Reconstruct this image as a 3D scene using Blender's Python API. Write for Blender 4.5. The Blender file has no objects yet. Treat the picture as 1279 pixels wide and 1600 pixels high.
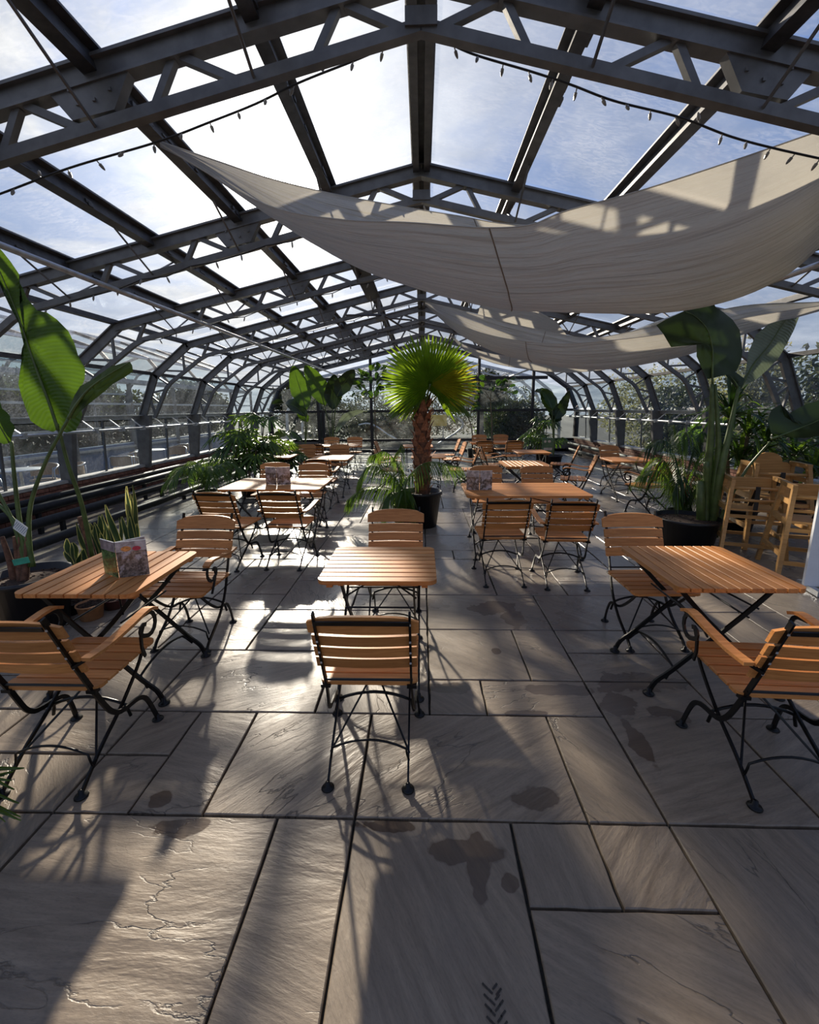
import bpy, math, random
from mathutils import Vector as V, Matrix
random.seed(7)
sc = bpy.context.scene
COL = sc.collection
# ------------------------------------------------------------------ camera
H = 1.7; F = 660.0; CX, CY = 640.0, 768.0
yaw = math.atan(20/660*math.cos(.195)); pitch = math.atan(130/660); roll = .008
fw = V((-math.sin(yaw)*math.cos(pitch), math.cos(yaw)*math.cos(pitch), -math.sin(pitch)))
rt = V((math.cos(yaw), math.sin(yaw), 0)); up = rt.cross(fw)
rt, up = rt*math.cos(roll)-up*math.sin(roll), up*math.cos(roll)+rt*math.sin(roll)
C0 = V((0, 0, H))
def ray(x, y): return fw + rt*((x-CX)/F) - up*((y-CY)/F)
def aty(x, y, Y):
    d = ray(x, y); return C0 + d*(Y/d.y)
def atz(x, y, z=0.0):
    d = ray(x, y); return C0 + d*((z-H)/d.z)
cd = bpy.data.cameras.new('camera'); cam = bpy.data.objects.new('camera', cd); COL.objects.link(cam)
cam.matrix_world = Matrix(((rt.x, up.x, -fw.x, C0.x), (rt.y, up.y, -fw.y, C0.y), (rt.z, up.z, -fw.z, C0.z), (0, 0, 0, 1)))
cd.sensor_fit = 'HORIZONTAL'; cd.sensor_width = 36; cd.lens = 36*F/1279
cd.shift_x = (639.5-CX)/1279*1.0; cd.shift_y = (CY-800)/1279
cd.clip_start = .05; cd.clip_end = 400
sc.camera = cam
# ------------------------------------------------------------------ light, sky, exposure
sc.view_settings.view_transform = 'Standard'; sc.view_settings.look = 'None'
sc.view_settings.gamma = 1; sc.view_settings.use_curve_mapping = False
sc.view_settings.exposure = 0.18
sc.cycles.transparent_max_bounces = 48; sc.cycles.max_bounces = 7
sc.cycles.sample_clamp_indirect = 6
SUN = ray(425, 285).normalized()
sd = bpy.data.lights.new('sun', 'SUN'); so = bpy.data.objects.new('sun', sd); COL.objects.link(so)
sd.energy = 8.5; sd.angle = math.radians(1.5); sd.color = (1, .89, .74)
so.rotation_euler = SUN.to_track_quat('Z', 'Y').to_euler()

def N(nt, t, **k):
    n = nt.nodes.new(t)
    for a, b in k.items():
        if a.startswith('i_'): n.inputs[a[2:].replace('_', ' ')].default_value = b
        else: setattr(n, a, b)
    return n
def mth(nt, op, a, b=None, clamp=False):
    n = N(nt, 'ShaderNodeMath', operation=op); n.use_clamp = clamp
    for i, v in enumerate((a, b)):
        if v is None: continue
        if isinstance(v, (int, float)): n.inputs[i].default_value = v
        else: nt.links.new(v, n.inputs[i])
    return n.outputs[0]
def mixc(nt, f, a, b):
    n = N(nt, 'ShaderNodeMix', data_type='RGBA')
    for i, v in ((0, f), (6, a), (7, b)):
        if isinstance(v, (int, float)): n.inputs[i].default_value = v
        elif isinstance(v, tuple): n.inputs[i].default_value = (*v, 1)
        else: nt.links.new(v, n.inputs[i])
    return n.outputs[2]
def ramp(nt, f, lo, hi):
    n = N(nt, 'ShaderNodeMapRange'); n.clamp = True
    nt.links.new(f, n.inputs[0]); n.inputs[1].default_value = lo; n.inputs[2].default_value = hi
    return n.outputs[0]
def noise(nt, vec, scale, detail=3, rough=.55, mapscale=None, dist=0.0):
    if mapscale:
        m = N(nt, 'ShaderNodeMapping'); nt.links.new(vec, m.inputs[0]); m.inputs[3].default_value = mapscale; vec = m.outputs[0]
    n = N(nt, 'ShaderNodeTexNoise'); nt.links.new(vec, n.inputs['Vector'])
    n.inputs['Scale'].default_value = scale; n.inputs['Detail'].default_value = detail; n.inputs['Roughness'].default_value = rough
    n.inputs['Distortion'].default_value = dist
    return n.outputs[0]

w = bpy.data.worlds.new('sky'); sc.world = w; w.use_nodes = True; nt = w.node_tree; nt.nodes.clear()
tc = N(nt, 'ShaderNodeTexCoord'); sep = N(nt, 'ShaderNodeSeparateXYZ'); nt.links.new(tc.outputs['Generated'], sep.inputs[0])
dt = N(nt, 'ShaderNodeVectorMath', operation='DOT_PRODUCT'); nt.links.new(tc.outputs['Generated'], dt.inputs[0]); dt.inputs[1].default_value = SUN
dot = mth(nt, 'MAXIMUM', dt.outputs['Value'], 0.0)
zz = mth(nt, 'MAXIMUM', sep.outputs[2], 0.0)
base = mixc(nt, mth(nt, 'POWER', zz, .6), (.33, .45, .65), (.045, .13, .42))
cv = N(nt, 'ShaderNodeVectorMath', operation='DIVIDE'); nt.links.new(tc.outputs['Generated'], cv.inputs[0])
cb = N(nt, 'ShaderNodeCombineXYZ')
zd = mth(nt, 'ADD', zz, .12)
for i in range(2): nt.links.new(zd, cb.inputs[i])
cb.inputs[2].default_value = 1; nt.links.new(cb.outputs[0], cv.inputs[1])
cl = noise(nt, cv.outputs[0], 1.3, 7, .58, dist=.5)
clm = ramp(nt, cl, .44, .58)
left = ramp(nt, sep.outputs[0], .30, -.30)
clm = mth(nt, 'MULTIPLY', clm, mth(nt, 'ADD', mth(nt, 'MULTIPLY', left, .60), .28))
lowh = ramp(nt, zz, .28, .02)
clm = mth(nt, 'MAXIMUM', clm, mth(nt, 'MULTIPLY', lowh, .75))
cl2 = noise(nt, cv.outputs[0], 3.0, 5, .6)
col = mixc(nt, clm, base, mixc(nt, ramp(nt, cl2, .35, .7), (.34, .36, .39), (.84, .84, .84)))
def addc(a, b):
    n = N(nt, 'ShaderNodeMix', data_type='RGBA', blend_type='ADD'); n.inputs[0].default_value = 1
    nt.links.new(a, n.inputs[6]); nt.links.new(b, n.inputs[7]); return n.outputs[2]
for pw, amp, cc in ((5, .15, (.95, .98, 1)), (24, .8, (1, .98, .95)), (260, 4.5, (1, .97, .9)), (2500, 30, (1, .95, .85))):
    g = mth(nt, 'MULTIPLY', mth(nt, 'POWER', dot, pw), amp)
    col = addc(col, mixc(nt, g, (0, 0, 0), cc)) if amp <= 1 else addc(col, (lambda vm: (nt.links.new(g, vm.inputs[3]), vm.outputs[0])[1])(N(nt, 'ShaderNodeVectorMath', operation='SCALE', i_Vector=cc)))
bg = N(nt, 'ShaderNodeBackground'); nt.links.new(col, bg.inputs[0]); bg.inputs[1].default_value = 1.0
wo = N(nt, 'ShaderNodeOutputWorld'); nt.links.new(bg.outputs[0], wo.inputs[0])

# ------------------------------------------------------------------ materials
MATS = {}
def newmat(name):
    m = bpy.data.materials.new(name); m.use_nodes = True; nt = m.node_tree; nt.nodes.clear()
    out = N(nt, 'ShaderNodeOutputMaterial'); MATS[name] = m
    return m, nt, out
def pbsdf(nt, out, col, rough, metal=0.0, spec=.5, bump=None, bstr=.3, bdist=.01, coat=0.0):
    b = N(nt, 'ShaderNodeBsdfPrincipled')
    for k, v in (('Base Color', col), ('Roughness', rough), ('Metallic', metal), ('Specular IOR Level', spec), ('Coat Weight', coat)):
        if isinstance(v, tuple): b.inputs[k].default_value = (*v, 1)
        elif isinstance(v, (int, float)): b.inputs[k].default_value = v
        else: nt.links.new(v, b.inputs[k])
    if bump is not None:
        bm = N(nt, 'ShaderNodeBump'); bm.inputs['Strength'].default_value = bstr; bm.inputs['Distance'].default_value = bdist
        nt.links.new(bump, bm.inputs['Height']); nt.links.new(bm.outputs[0], b.inputs['Normal'])
    if out: nt.links.new(b.outputs[0], out.inputs[0])
    return b
def simple(name, col, rough=.6, metal=0.0, var=.25, scale=20, spec=.5, bump=.15, coat=0.0, rnd=False):
    m, nt, out = newmat(name)
    tc = N(nt, 'ShaderNodeTexCoord')
    n = noise(nt, tc.outputs['Object'], scale, 4)
    c = mixc(nt, ramp(nt, n, .3, .7), tuple(x*(1-var) for x in col), tuple(min(1, x*(1+var)) for x in col))
    if rnd:
        oi = N(nt, 'ShaderNodeObjectInfo'); hs = N(nt, 'ShaderNodeHueSaturation')
        nt.links.new(mth(nt, 'ADD', mth(nt, 'MULTIPLY', oi.outputs['Random'], .5), .75), hs.inputs['Value']); nt.links.new(c, hs.inputs['Color']); c = hs.outputs[0]
    pbsdf(nt, out, c, rough, metal, spec, n, bump, .004, coat)
    return m
def leafmat(name, col, back, trans=.45, rough=.35, veins=0.0, hub=None):
    m, nt, out = newmat(name)
    tc = N(nt, 'ShaderNodeTexCoord')
    n = noise(nt, tc.outputs['Object'], 5, 3)
    uv = N(nt, 'ShaderNodeUVMap'); sp = N(nt, 'ShaderNodeSeparateXYZ'); nt.links.new(uv.outputs[0], sp.inputs[0])
    c = mixc(nt, ramp(nt, n, .3, .7), tuple(x*.75 for x in col), tuple(x*1.25 for x in col))
    cb_ = mixc(nt, ramp(nt, n, .3, .7), tuple(x*.8 for x in back), tuple(x*1.2 for x in back))
    h = n
    if veins:
        h = mth(nt, 'SINE', mth(nt, 'ADD', mth(nt, 'MULTIPLY', sp.outputs[0], veins), mth(nt, 'MULTIPLY', mth(nt, 'ABSOLUTE', mth(nt, 'SUBTRACT', sp.outputs[1], .5)), -veins*.12)))
        f = ramp(nt, h, -1, 1); f = mth(nt, 'MULTIPLY', f, .4)
        c = mixc(nt, f, c, tuple(x*1.6 for x in col)); cb_ = mixc(nt, f, cb_, tuple(x*.55 for x in back))
    if hub:
        f = ramp(nt, sp.outputs[1], .35, 1.0)
        c = mixc(nt, f, c, hub); cb_ = mixc(nt, f, cb_, hub)
    p = pbsdf(nt, None, c, rough, spec=.45, bump=h, bstr=.35, bdist=.004)
    t = N(nt, 'ShaderNodeBsdfTranslucent'); nt.links.new(cb_, t.inputs[0])
    mx = N(nt, 'ShaderNodeMixShader'); mx.inputs[0].default_value = trans
    nt.links.new(p.outputs[0], mx.inputs[1]); nt.links.new(t.outputs[0], mx.inputs[2]); nt.links.new(mx.outputs[0], out.inputs[0])
    return m
def woodmat(name, c1, c2, rough=.45, long=(2.5, 38, 38)):
    m, nt, out = newmat(name)
    tc = N(nt, 'ShaderNodeTexCoord'); oi = N(nt, 'ShaderNodeObjectInfo')
    ad = N(nt, 'ShaderNodeVectorMath', operation='ADD'); nt.links.new(tc.outputs['Object'], ad.inputs[0])
    sv = N(nt, 'ShaderNodeVectorMath', operation='SCALE'); sv.inputs[0].default_value = (3, 7, 5); nt.links.new(oi.outputs['Random'], sv.inputs[3]); nt.links.new(sv.outputs[0], ad.inputs[1])
    n = noise(nt, ad.outputs[0], 1.6, 5, .6, long, dist=.6)
    n2 = noise(nt, ad.outputs[0], 6, 4, .6, (1, 30, 30))
    c = mixc(nt, ramp(nt, n, .3, .7), c1, c2)
    c = mixc(nt, mth(nt, 'MULTIPLY', ramp(nt, n2, .5, .75), .35), c, tuple(x*.5 for x in c1))
    hs = N(nt, 'ShaderNodeHueSaturation'); nt.links.new(mth(nt, 'ADD', mth(nt, 'MULTIPLY', oi.outputs['Random'], .4), .8), hs.inputs['Value']); nt.links.new(c, hs.inputs['Color'])
    pbsdf(nt, out, hs.outputs[0], rough, spec=.32, bump=n2, bstr=.12, bdist=.002)
    return m
woodmat('wood', (.42, .155, .040), (.62, .275, .085), .46)
woodmat('pale_wood', (.36, .19, .065), (.50, .29, .11), .42)
simple('black_metal', (.004, .004, .004), .33, 0, .2, 30, bump=.05, spec=.3)
simple('grey_steel', (.140, .140, .142), .5, .3, .22, 9)
simple('galvanised', (.50, .52, .55), .38, .7, .2, 14)
simple('purlin_alloy', (.075, .076, .082), .5, .4, .35, 12)
simple('dark_rubber', (.012, .012, .013), .6)
simple('black_plastic', (.008, .008, .010), .45, 0, .2, 30)
simple('pipe_black', (.014, .0145, .016), .52, 0, .3, 18, spec=.3)
simple('brick', (.20, .085, .055), .85, 0, .45, 25, bump=.5, rnd=True)
simple('mortar', (.15, .14, .13), .95, 0, .3, 60, bump=.5)
simple('sill', (.42, .40, .37), .6, 0, .3, 9)
simple('end_frame', (.022, .022, .025), .5, .2)
simple('terracotta', (.36, .17, .07), .7, 0, .2)
simple('maroon_pot', (.10, .035, .03), .5)
simple('soil', (.05, .028, .017), .95, 0, .7, 60, bump=1)
simple('ground', (.055, .052, .045), .9, 0, .5, 3, bump=.6)
simple('patio', (.075, .078, .08), .7, 0, .35, 2, bump=.5)
simple('bark', (.13, .06, .035), .9, 0, .6, 25, bump=1)
simple('husk', (.27, .115, .06), .85, 0, .5, 40, bump=.8)
simple('pale_bark', (.30, .27, .23), .9, 0, .35, 12, bump=.8)
simple('stem_green', (.075, .115, .03), .45, 0, .35, 12)
simple('stem_brown', (.12, .09, .05), .6, 0, .4, 20)
simple('white_board', (.78, .80, .83), .35, 0, .03)
simple('yellow_panel', (.95, .62, .10), .6, 0, .06)
simple('white_tube', (.85, .85, .84), .4)
simple('wicker', (.33, .22, .14), .7, 0, .4, 80, bump=.6)
simple('paper_white', (.80, .80, .78), .5, 0, .05)
simple('ink_blue', (.25, .32, .42), .5)
simple('tag_green', (.03, .30, .20), .5)
simple('mud', (.03, .024, .018), .6, 0, .4, 60)
simple('joint', (.028, .026, .020), .95, 0, .6, 30, bump=.8)
simple('blue_panel', (.10, .17, .30), .5)
simple('rock', (.38, .37, .34), .9, 0, .35, 4, bump=.8)
simple('bulb', (.25, .24, .22), .3)
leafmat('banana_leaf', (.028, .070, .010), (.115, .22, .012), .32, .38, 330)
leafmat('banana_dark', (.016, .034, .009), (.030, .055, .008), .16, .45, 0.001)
leafmat('banana_pale', (.13, .17, .13), (.16, .2, .12), .25, .22, 300)
leafmat('fan_leaf', (.09, .17, .015), (.30, .46, .02), .55, .4)
leafmat('fan_leaf_yellow', (.16, .19, .015), (.58, .50, .03), .55, .4)
leafmat('palm_leaf', (.045, .10, .015), (.20, .34, .03), .4, .35)
leafmat('deep_leaf', (.018, .045, .010), (.05, .12, .015), .3, .35)
leafmat('hedge_leaf', (.022, .034, .014), (.07, .085, .025), .3, .45)
leafmat('olive_leaf', (.13, .13, .06), (.34, .33, .14), .4, .5)
leafmat('sansevieria', (.030, .065, .025), (.06, .1, .03), .15, .3)
leafmat('sansevieria_edge', (.40, .38, .10), (.6, .55, .2), .3, .3)

# glass
def glassmat(name, tint, dirt, refl, col=(.75, .8, .85), seed=0.0):
    m, nt, out = newmat(name)
    g = N(nt, 'ShaderNodeNewGeometry')
    n1 = noise(nt, g.outputs['Position'], 1.3, 6, .65, dist=.8)
    n2 = noise(nt, g.outputs['Position'], 9, 4, .6, (1.0, 3.0, 3.0), dist=1.2)
    d = mth(nt, 'MULTIPLY', ramp(nt, n1, .38, .72), mth(nt, 'ADD', ramp(nt, n2, .42, .62), .25))
    fac = mth(nt, 'ADD', mth(nt, 'MULTIPLY', d, dirt*2.2), dirt*.35)
    tr = N(nt, 'ShaderNodeBsdfTransparent'); tr.inputs[0].default_value = (*tint, 1)
    tl = N(nt, 'ShaderNodeBsdfTranslucent'); tl.inputs[0].default_value = (*col, 1)
    m1 = N(nt, 'ShaderNodeMixShader'); nt.links.new(fac, m1.inputs[0]); nt.links.new(tr.outputs[0], m1.inputs[1]); nt.links.new(tl.outputs[0], m1.inputs[2])
    gl = N(nt, 'ShaderNodeBsdfGlossy'); gl.inputs['Roughness'].default_value = .06
    bm = N(nt, 'ShaderNodeBump'); bm.inputs['Strength'].default_value = .12; bm.inputs['Distance'].default_value = .01; nt.links.new(n2, bm.inputs['Height']); nt.links.new(bm.outputs[0], gl.inputs['Normal'])
    lw_ = N(nt, 'ShaderNodeLayerWeight'); lw_.inputs[0].default_value = .5
    fr = mth(nt, 'ADD', mth(nt, 'MULTIPLY', mth(nt, 'POWER', lw_.outputs['Facing'], 4.5), .75), .045)
    m2 = N(nt, 'ShaderNodeMixShader'); nt.links.new(mth(nt, 'MULTIPLY', fr, refl, True), m2.inputs[0]); nt.links.new(m1.outputs[0], m2.inputs[1]); nt.links.new(gl.outputs[0], m2.inputs[2])
    nt.links.new(m2.outputs[0], out.inputs[0]); return m
glassmat('roof_glass', (.94, .945, .93), .095, .9, (.86, .85, .80))
glassmat('wall_glass', (.66, .73, .73), .08, 1.3, (.6, .66, .7))
glassmat('end_glass', (.76, .83, .82), .05, 1.0, (.6, .66, .66))

# paving
def paving():
    m, nt, out = newmat('sandstone')
    g = N(nt, 'ShaderNodeNewGeometry'); oi = N(nt, 'ShaderNodeObjectInfo'); P = g.outputs['Position']
    # per-slab offset and grain direction
    mp = N(nt, 'ShaderNodeMapping'); nt.links.new(P, mp.inputs[0])
    rv = N(nt, 'ShaderNodeCombineXYZ'); nt.links.new(mth(nt, 'MULTIPLY', oi.outputs['Random'], 37), rv.inputs[0]); nt.links.new(mth(nt, 'MULTIPLY', oi.outputs['Random'], 61), rv.inputs[1])
    nt.links.new(rv.outputs[0], mp.inputs[1])
    rr = N(nt, 'ShaderNodeCombineXYZ'); nt.links.new(mth(nt, 'MULTIPLY', mth(nt, 'SUBTRACT', oi.outputs['Random'], .35), 2.2), rr.inputs[2]); nt.links.new(rr.outputs[0], mp.inputs[2])
    Q = mp.outputs[0]
    st = noise(nt, Q, 2.0, 6, .65, (1.6, 15, 1), dist=.25)      # streaky grain
    fine = noise(nt, Q, 45, 4, .65, (1, 3, 1))
    led = noise(nt, Q, 1.3, 5, .55, (1.0, 3.6, 1), dist=.5)   # riven ledges
    stp = mth(nt, 'DIVIDE', mth(nt, 'FLOOR', mth(nt, 'MULTIPLY', led, 11)), 11.0)
    amt = ramp(nt, noise(nt, Q, .9, 2), .40, .62)
    vo = N(nt, 'ShaderNodeTexVoronoi', feature='DISTANCE_TO_EDGE'); mv = N(nt, 'ShaderNodeMapping'); nt.links.new(Q, mv.inputs[0]); mv.inputs[3].default_value = (1.1, 3.4, 1)
    nd = N(nt, 'ShaderNodeTexNoise'); nt.links.new(mv.outputs[0], nd.inputs['Vector']); nd.inputs['Scale'].default_value = 2.5; nd.inputs['Detail'].default_value = 6
    av = N(nt, 'ShaderNodeVectorMath', operation='ADD'); nt.links.new(mv.outputs[0], av.inputs[0]); nt.links.new(nd.outputs['Color'], av.inputs[1]); nt.links.new(av.outputs[0], vo.inputs['Vector']); vo.inputs['Scale'].default_value = 1.4
    crack = mth(nt, 'MULTIPLY', ramp(nt, vo.outputs[0], .022, .0), ramp(nt, noise(nt, Q, 1.7, 3), .50, .60))
    ledge = mth(nt, 'ADD', mth(nt, 'MULTIPLY', stp, amt), mth(nt, 'MULTIPLY', led, mth(nt, 'SUBTRACT', 1.0, amt)))
    hgt = mth(nt, 'ADD', mth(nt, 'MULTIPLY', ledge, 1.0), mth(nt, 'ADD', mth(nt, 'SUBTRACT', mth(nt, 'MULTIPLY', st, .06), mth(nt, 'MULTIPLY', crack, .10)), mth(nt, 'MULTIPLY', fine, .035)))
    c = mixc(nt, ramp(nt, st, .3, .7), (.155, .114, .077), (.305, .236, .164))
    c = mixc(nt, mth(nt, 'MULTIPLY', ramp(nt, oi.outputs['Random'], 0, 1), .35), c, (.16, .132, .098))
    c = mixc(nt, mth(nt, 'MULTIPLY', ramp(nt, fine, .5, .75), .35), c, (.06, .05, .043))
    c = mixc(nt, mth(nt, 'MULTIPLY', crack, .7), c, (.04, .032, .026))
    blo = noise(nt, P, 1.1, 5, .6, dist=.4)
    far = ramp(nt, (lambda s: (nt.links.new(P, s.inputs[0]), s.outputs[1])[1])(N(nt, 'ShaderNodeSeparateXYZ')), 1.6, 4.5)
    damp = ramp(nt, mth(nt, 'ADD', blo, mth(nt, 'MULTIPLY', far, .16)), .54, .66); wet = mth(nt, 'MULTIPLY', ramp(nt, blo, .60, .67), .8)
    spots = [(715, 1330, .16, .05), (745, 1350, .05, .12), (838, 1250, .10, .06), (795, 1380, .035, .04), (1000, 1165, .05, .16), (770, 950, .22, .13), (800, 965, .10, .16), (280, 1292, .13, .04), (1000, 1065, .30, .10),
             (700, 1075, .16, .05), (880, 1078, .30, .05), (775, 1018, .04, .04), (250, 1250, .05, .05), (830, 1115, .12, .03), (1060, 1120, .05, .05), (1035, 1112, .09, .05), (965, 1100, .10, .1), (720, 830, .30, .22), (600, 1290, .12, .03)]
    for x, y, rx, ry in spots:
        p = atz(x, y)
        s = N(nt, 'ShaderNodeVectorMath', operation='SUBTRACT'); nt.links.new(P, s.inputs[0]); s.inputs[1].default_value = p
        dd = N(nt, 'ShaderNodeVectorMath', operation='MULTIPLY'); nt.links.new(s.outputs[0], dd.inputs[0]); dd.inputs[1].default_value = (1/rx, 1/ry, 0)
        ln = N(nt, 'ShaderNodeVectorMath', operation='LENGTH'); nt.links.new(dd.outputs[0], ln.inputs[0])
        r = ramp(nt, mth(nt, 'ADD', ln.outputs['Value'], mth(nt, 'MULTIPLY', mth(nt, 'SUBTRACT', noise(nt, P, 7, 3), .5), 2.0)), 1.05, .92)
        wet = mth(nt, 'MAXIMUM', wet, r)
    c = mixc(nt, wet, c, mixc(nt, .68, c, (.058, .034, .020)))
    c = mixc(nt, mth(nt, 'MULTIPLY', damp, .3), c, (.10, .09, .08)); c = mixc(nt, mth(nt, 'MULTIPLY', far, .45), c, (.27, .255, .235)); wet = mth(nt, 'MAXIMUM', wet, mth(nt, 'MULTIPLY', damp, .8))  # paler grey towards the back: sky reflection painted into the base colour
    b = N(nt, 'ShaderNodeBsdfPrincipled'); nt.links.new(c, b.inputs['Base Color'])
    rg = mth(nt, 'ADD', mth(nt, 'MULTIPLY', wet, -.22), mth(nt, 'SUBTRACT', .47, mth(nt, 'MULTIPLY', far, .06)))
    nt.links.new(rg, b.inputs['Roughness']); b.inputs['Specular IOR Level'].default_value = .5
    bm = N(nt, 'ShaderNodeBump'); bm.inputs['Distance'].default_value = .03
    nt.links.new(mth(nt, 'SUBTRACT', .75, mth(nt, 'MULTIPLY', wet, .5)), bm.inputs['Strength']); nt.links.new(hgt, bm.inputs['Height']); nt.links.new(bm.outputs[0], b.inputs['Normal'])
    nt.links.new(b.outputs[0], out.inputs[0])
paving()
def sailmat():
    m, nt, out = newmat('sail_cloth')
    uv = N(nt, 'ShaderNodeUVMap')
    n = noise(nt, uv.outputs[0], 3, 5, .5, (.8, 10, 1), dist=.6); n2 = noise(nt, uv.outputs[0], 14, 4, .6, (1, 3, 1))
    c = mixc(nt, ramp(nt, n2, .3, .7), (.60, .59, .56), (.68, .67, .64))
    p = pbsdf(nt, None, c, .85, spec=.1, bump=mth(nt, 'ADD', n, mth(nt, 'MULTIPLY', n2, .15)), bstr=.9, bdist=.14)
    t = N(nt, 'ShaderNodeBsdfTranslucent'); t.inputs[0].default_value = (.60, .565, .49, 1)
    mx = N(nt, 'ShaderNodeMixShader'); mx.inputs[0].default_value = .36
    nt.links.new(p.outputs[0], mx.inputs[1]); nt.links.new(t.outputs[0], mx.inputs[2]); nt.links.new(mx.outputs[0], out.inputs[0])
sailmat()
simple('sail_tape', (.22, .17, .12), .8)
def printmat(name, top, mid, low, sc_=40):
    m, nt, out = newmat(name)
    tc = N(nt, 'ShaderNodeTexCoord'); sp = N(nt, 'ShaderNodeSeparateXYZ'); nt.links.new(tc.outputs['Object'], sp.inputs[0])
    n = noise(nt, tc.outputs['Object'], sc_, 5, .7); n2 = noise(nt, tc.outputs['Object'], sc_*.45, 3, .6)
    a = mixc(nt, ramp(nt, n, .42, .6), tuple(x*.25 for x in mid), mid)
    a = mixc(nt, ramp(nt, n2, .5, .62), a, low)
    c = mixc(nt, mth(nt, 'GREATER_THAN', sp.outputs[2], .155), a, mixc(nt, ramp(nt, n2, .4, .6), tuple(x*.5 for x in top), top))
    pbsdf(nt, out, c, .25, coat=.4)
printmat('menu_print', (.55, .50, .50), (.30, .25, .22), (.45, .42, .45))
printmat('menu_green', (.40, .35, .37), (.09, .20, .06), (.20, .28, .12), 25)
simple('print_orange', (.75, .28, .08), .3, 0, .5, 90); simple('print_red', (.50, .04, .08), .3, 0, .3, 60); simple('print_cream', (.7, .62, .45), .3)
simple('sign_green', (.045, .12, .07), .4, 0, .3)

# ------------------------------------------------------------------ mesh helpers
class M:
    def __init__(s): s.v = []; s.f = []; s.uv = None
    def add(s, vs, fs):
        b = len(s.v); s.v += [tuple(v) for v in vs]; s.f += [tuple(i+b for i in f) for f in fs]; return s
    def box(s, c, d, R=None, bev=0.0):
        x, y, z = (k/2 for k in d); c = V(c)
        if bev:
            e = bev
            vs = []
            for sz, ins in ((-1, 1), (-1, 0), (1, 0), (1, 1)):
                zc = sz*(z if ins else z-e); k = e if ins else 0
                for sx, sy in ((-1, -1), (1, -1), (1, 1), (-1, 1)): vs.append(V((sx*(x-k), sy*(y-k), zc)))
            fs = [(3, 2, 1, 0), (12, 13, 14, 15)]
            for l in range(3):
                for i in range(4): a = l*4+i; b = l*4+(i+1) % 4; fs.append((a, b, b+4, a+4))
        else:
            vs = [V((sx*x, sy*y, sz*z)) for sz in (-1, 1) for sx, sy in ((-1, -1), (1, -1), (1, 1), (-1, 1))]
            fs = [(3, 2, 1, 0), (4, 5, 6, 7)]+[(i, (i+1) % 4, (i+1) % 4+4, i+4) for i in range(4)]
        return s.add([c+(R@v if R else v) for v in vs], fs)
    def bar(s, a, b, wd, ht, upv=(0, 0, 1)):
        a, b = V(a), V(b); d = (b-a).normalized(); u = V(upv)
        x = d.cross(u)
        if x.length < 1e-4: x = d.cross(V((1, 0, 0)))
        x.normalize(); u = x.cross(d).normalized()
        vs = [p+x*(i*wd/2)+u*(j*ht/2) for p in (a, b) for i, j in ((-1, -1), (1, -1), (1, 1), (-1, 1))]
        return s.add(vs, [(3, 2, 1, 0), (4, 5, 6, 7)]+[(i, (i+1) % 4, (i+1) % 4+4, i+4) for i in range(4)])
    def tube(s, pts, r, n=7, cap=True, flat=None):
        pts = [V(p) for p in pts]; k = len(pts); vs = []; ref = None
        for i, p in enumerate(pts):
            d = (pts[min(i+1, k-1)]-pts[max(i-1, 0)]).normalized()
            if ref is None:
                ref = d.cross(V((0, 0, 1)));
                if ref.length < .05: ref = d.cross(V((1, 0, 0)))
            x = (ref-d*ref.dot(d)).normalized(); ref = x; y = d.cross(x)
            rr = r[i] if isinstance(r, (list, tuple)) else r
            for j in range(n):
                a = 2*math.pi*j/n; q = x*math.cos(a)*rr+y*math.sin(a)*rr
                vs.append(p+q)
        fs = [(i*n+j, i*n+(j+1) % n, (i+1)*n+(j+1) % n, (i+1)*n+j) for i in range(k-1) for j in range(n)]
        if cap: fs += [tuple(range(n))[::-1], tuple((k-1)*n+j for j in range(n))]
        return s.add(vs, fs)
    def flatbar(s, pts, wd, th, side=(1, 0, 0)):
        """flat strip bar swept through pts: thickness th along 'side', width wd in the sweep plane"""
        pts = [V(p) for p in pts]; k = len(pts); sd_ = V(side).normalized(); vs = []
        for i, p in enumerate(pts):
            d = (pts[min(i+1, k-1)]-pts[max(i-1, 0)]).normalized(); u = d.cross(sd_).normalized()
            ww = wd[i] if isinstance(wd, (list, tuple)) else wd
            for a, b in ((-1, -1), (1, -1), (1, 1), (-1, 1)): vs.append(p+sd_*(a*th/2)+u*(b*ww/2))
        fs = [(i*4+j, i*4+(j+1) % 4, (i+1)*4+(j+1) % 4, (i+1)*4+j) for i in range(k-1) for j in range(4)]+[(3, 2, 1, 0), tuple((k-1)*4+j for j in range(4))]
        return s.add(vs, fs)
    def lathe(s, prof, n=20, c=(0, 0, 0)):
        c = V(c); k = len(prof); vs = [c+V((r*math.cos(2*math.pi*j/n), r*math.sin(2*math.pi*j/n), z)) for r, z in prof for j in range(n)]
        fs = [(i*n+j, i*n+(j+1) % n, (i+1)*n+(j+1) % n, (i+1)*n+j) for i in range(k-1) for j in range(n)]
        if prof[0][0] > 1e-5: fs.append(tuple(range(n))[::-1])
        if prof[-1][0] > 1e-5: fs.append(tuple((k-1)*n+j for j in range(n)))
        return s.add(vs, fs)
    def prism(s, poly, z0, z1, ax='z'):
        def m(p, z): return (p[0], p[1], z) if ax == 'z' else ((p[0], z, p[1]) if ax == 'y' else (z, p[0], p[1]))
        n = len(poly); vs = [m(p, z0) for p in poly]+[m(p, z1) for p in poly]
        return s.add(vs, [tuple(range(n))[::-1], tuple(range(n, 2*n))]+[(i, (i+1) % n, (i+1) % n+n, i+n) for i in range(n)])
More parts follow.
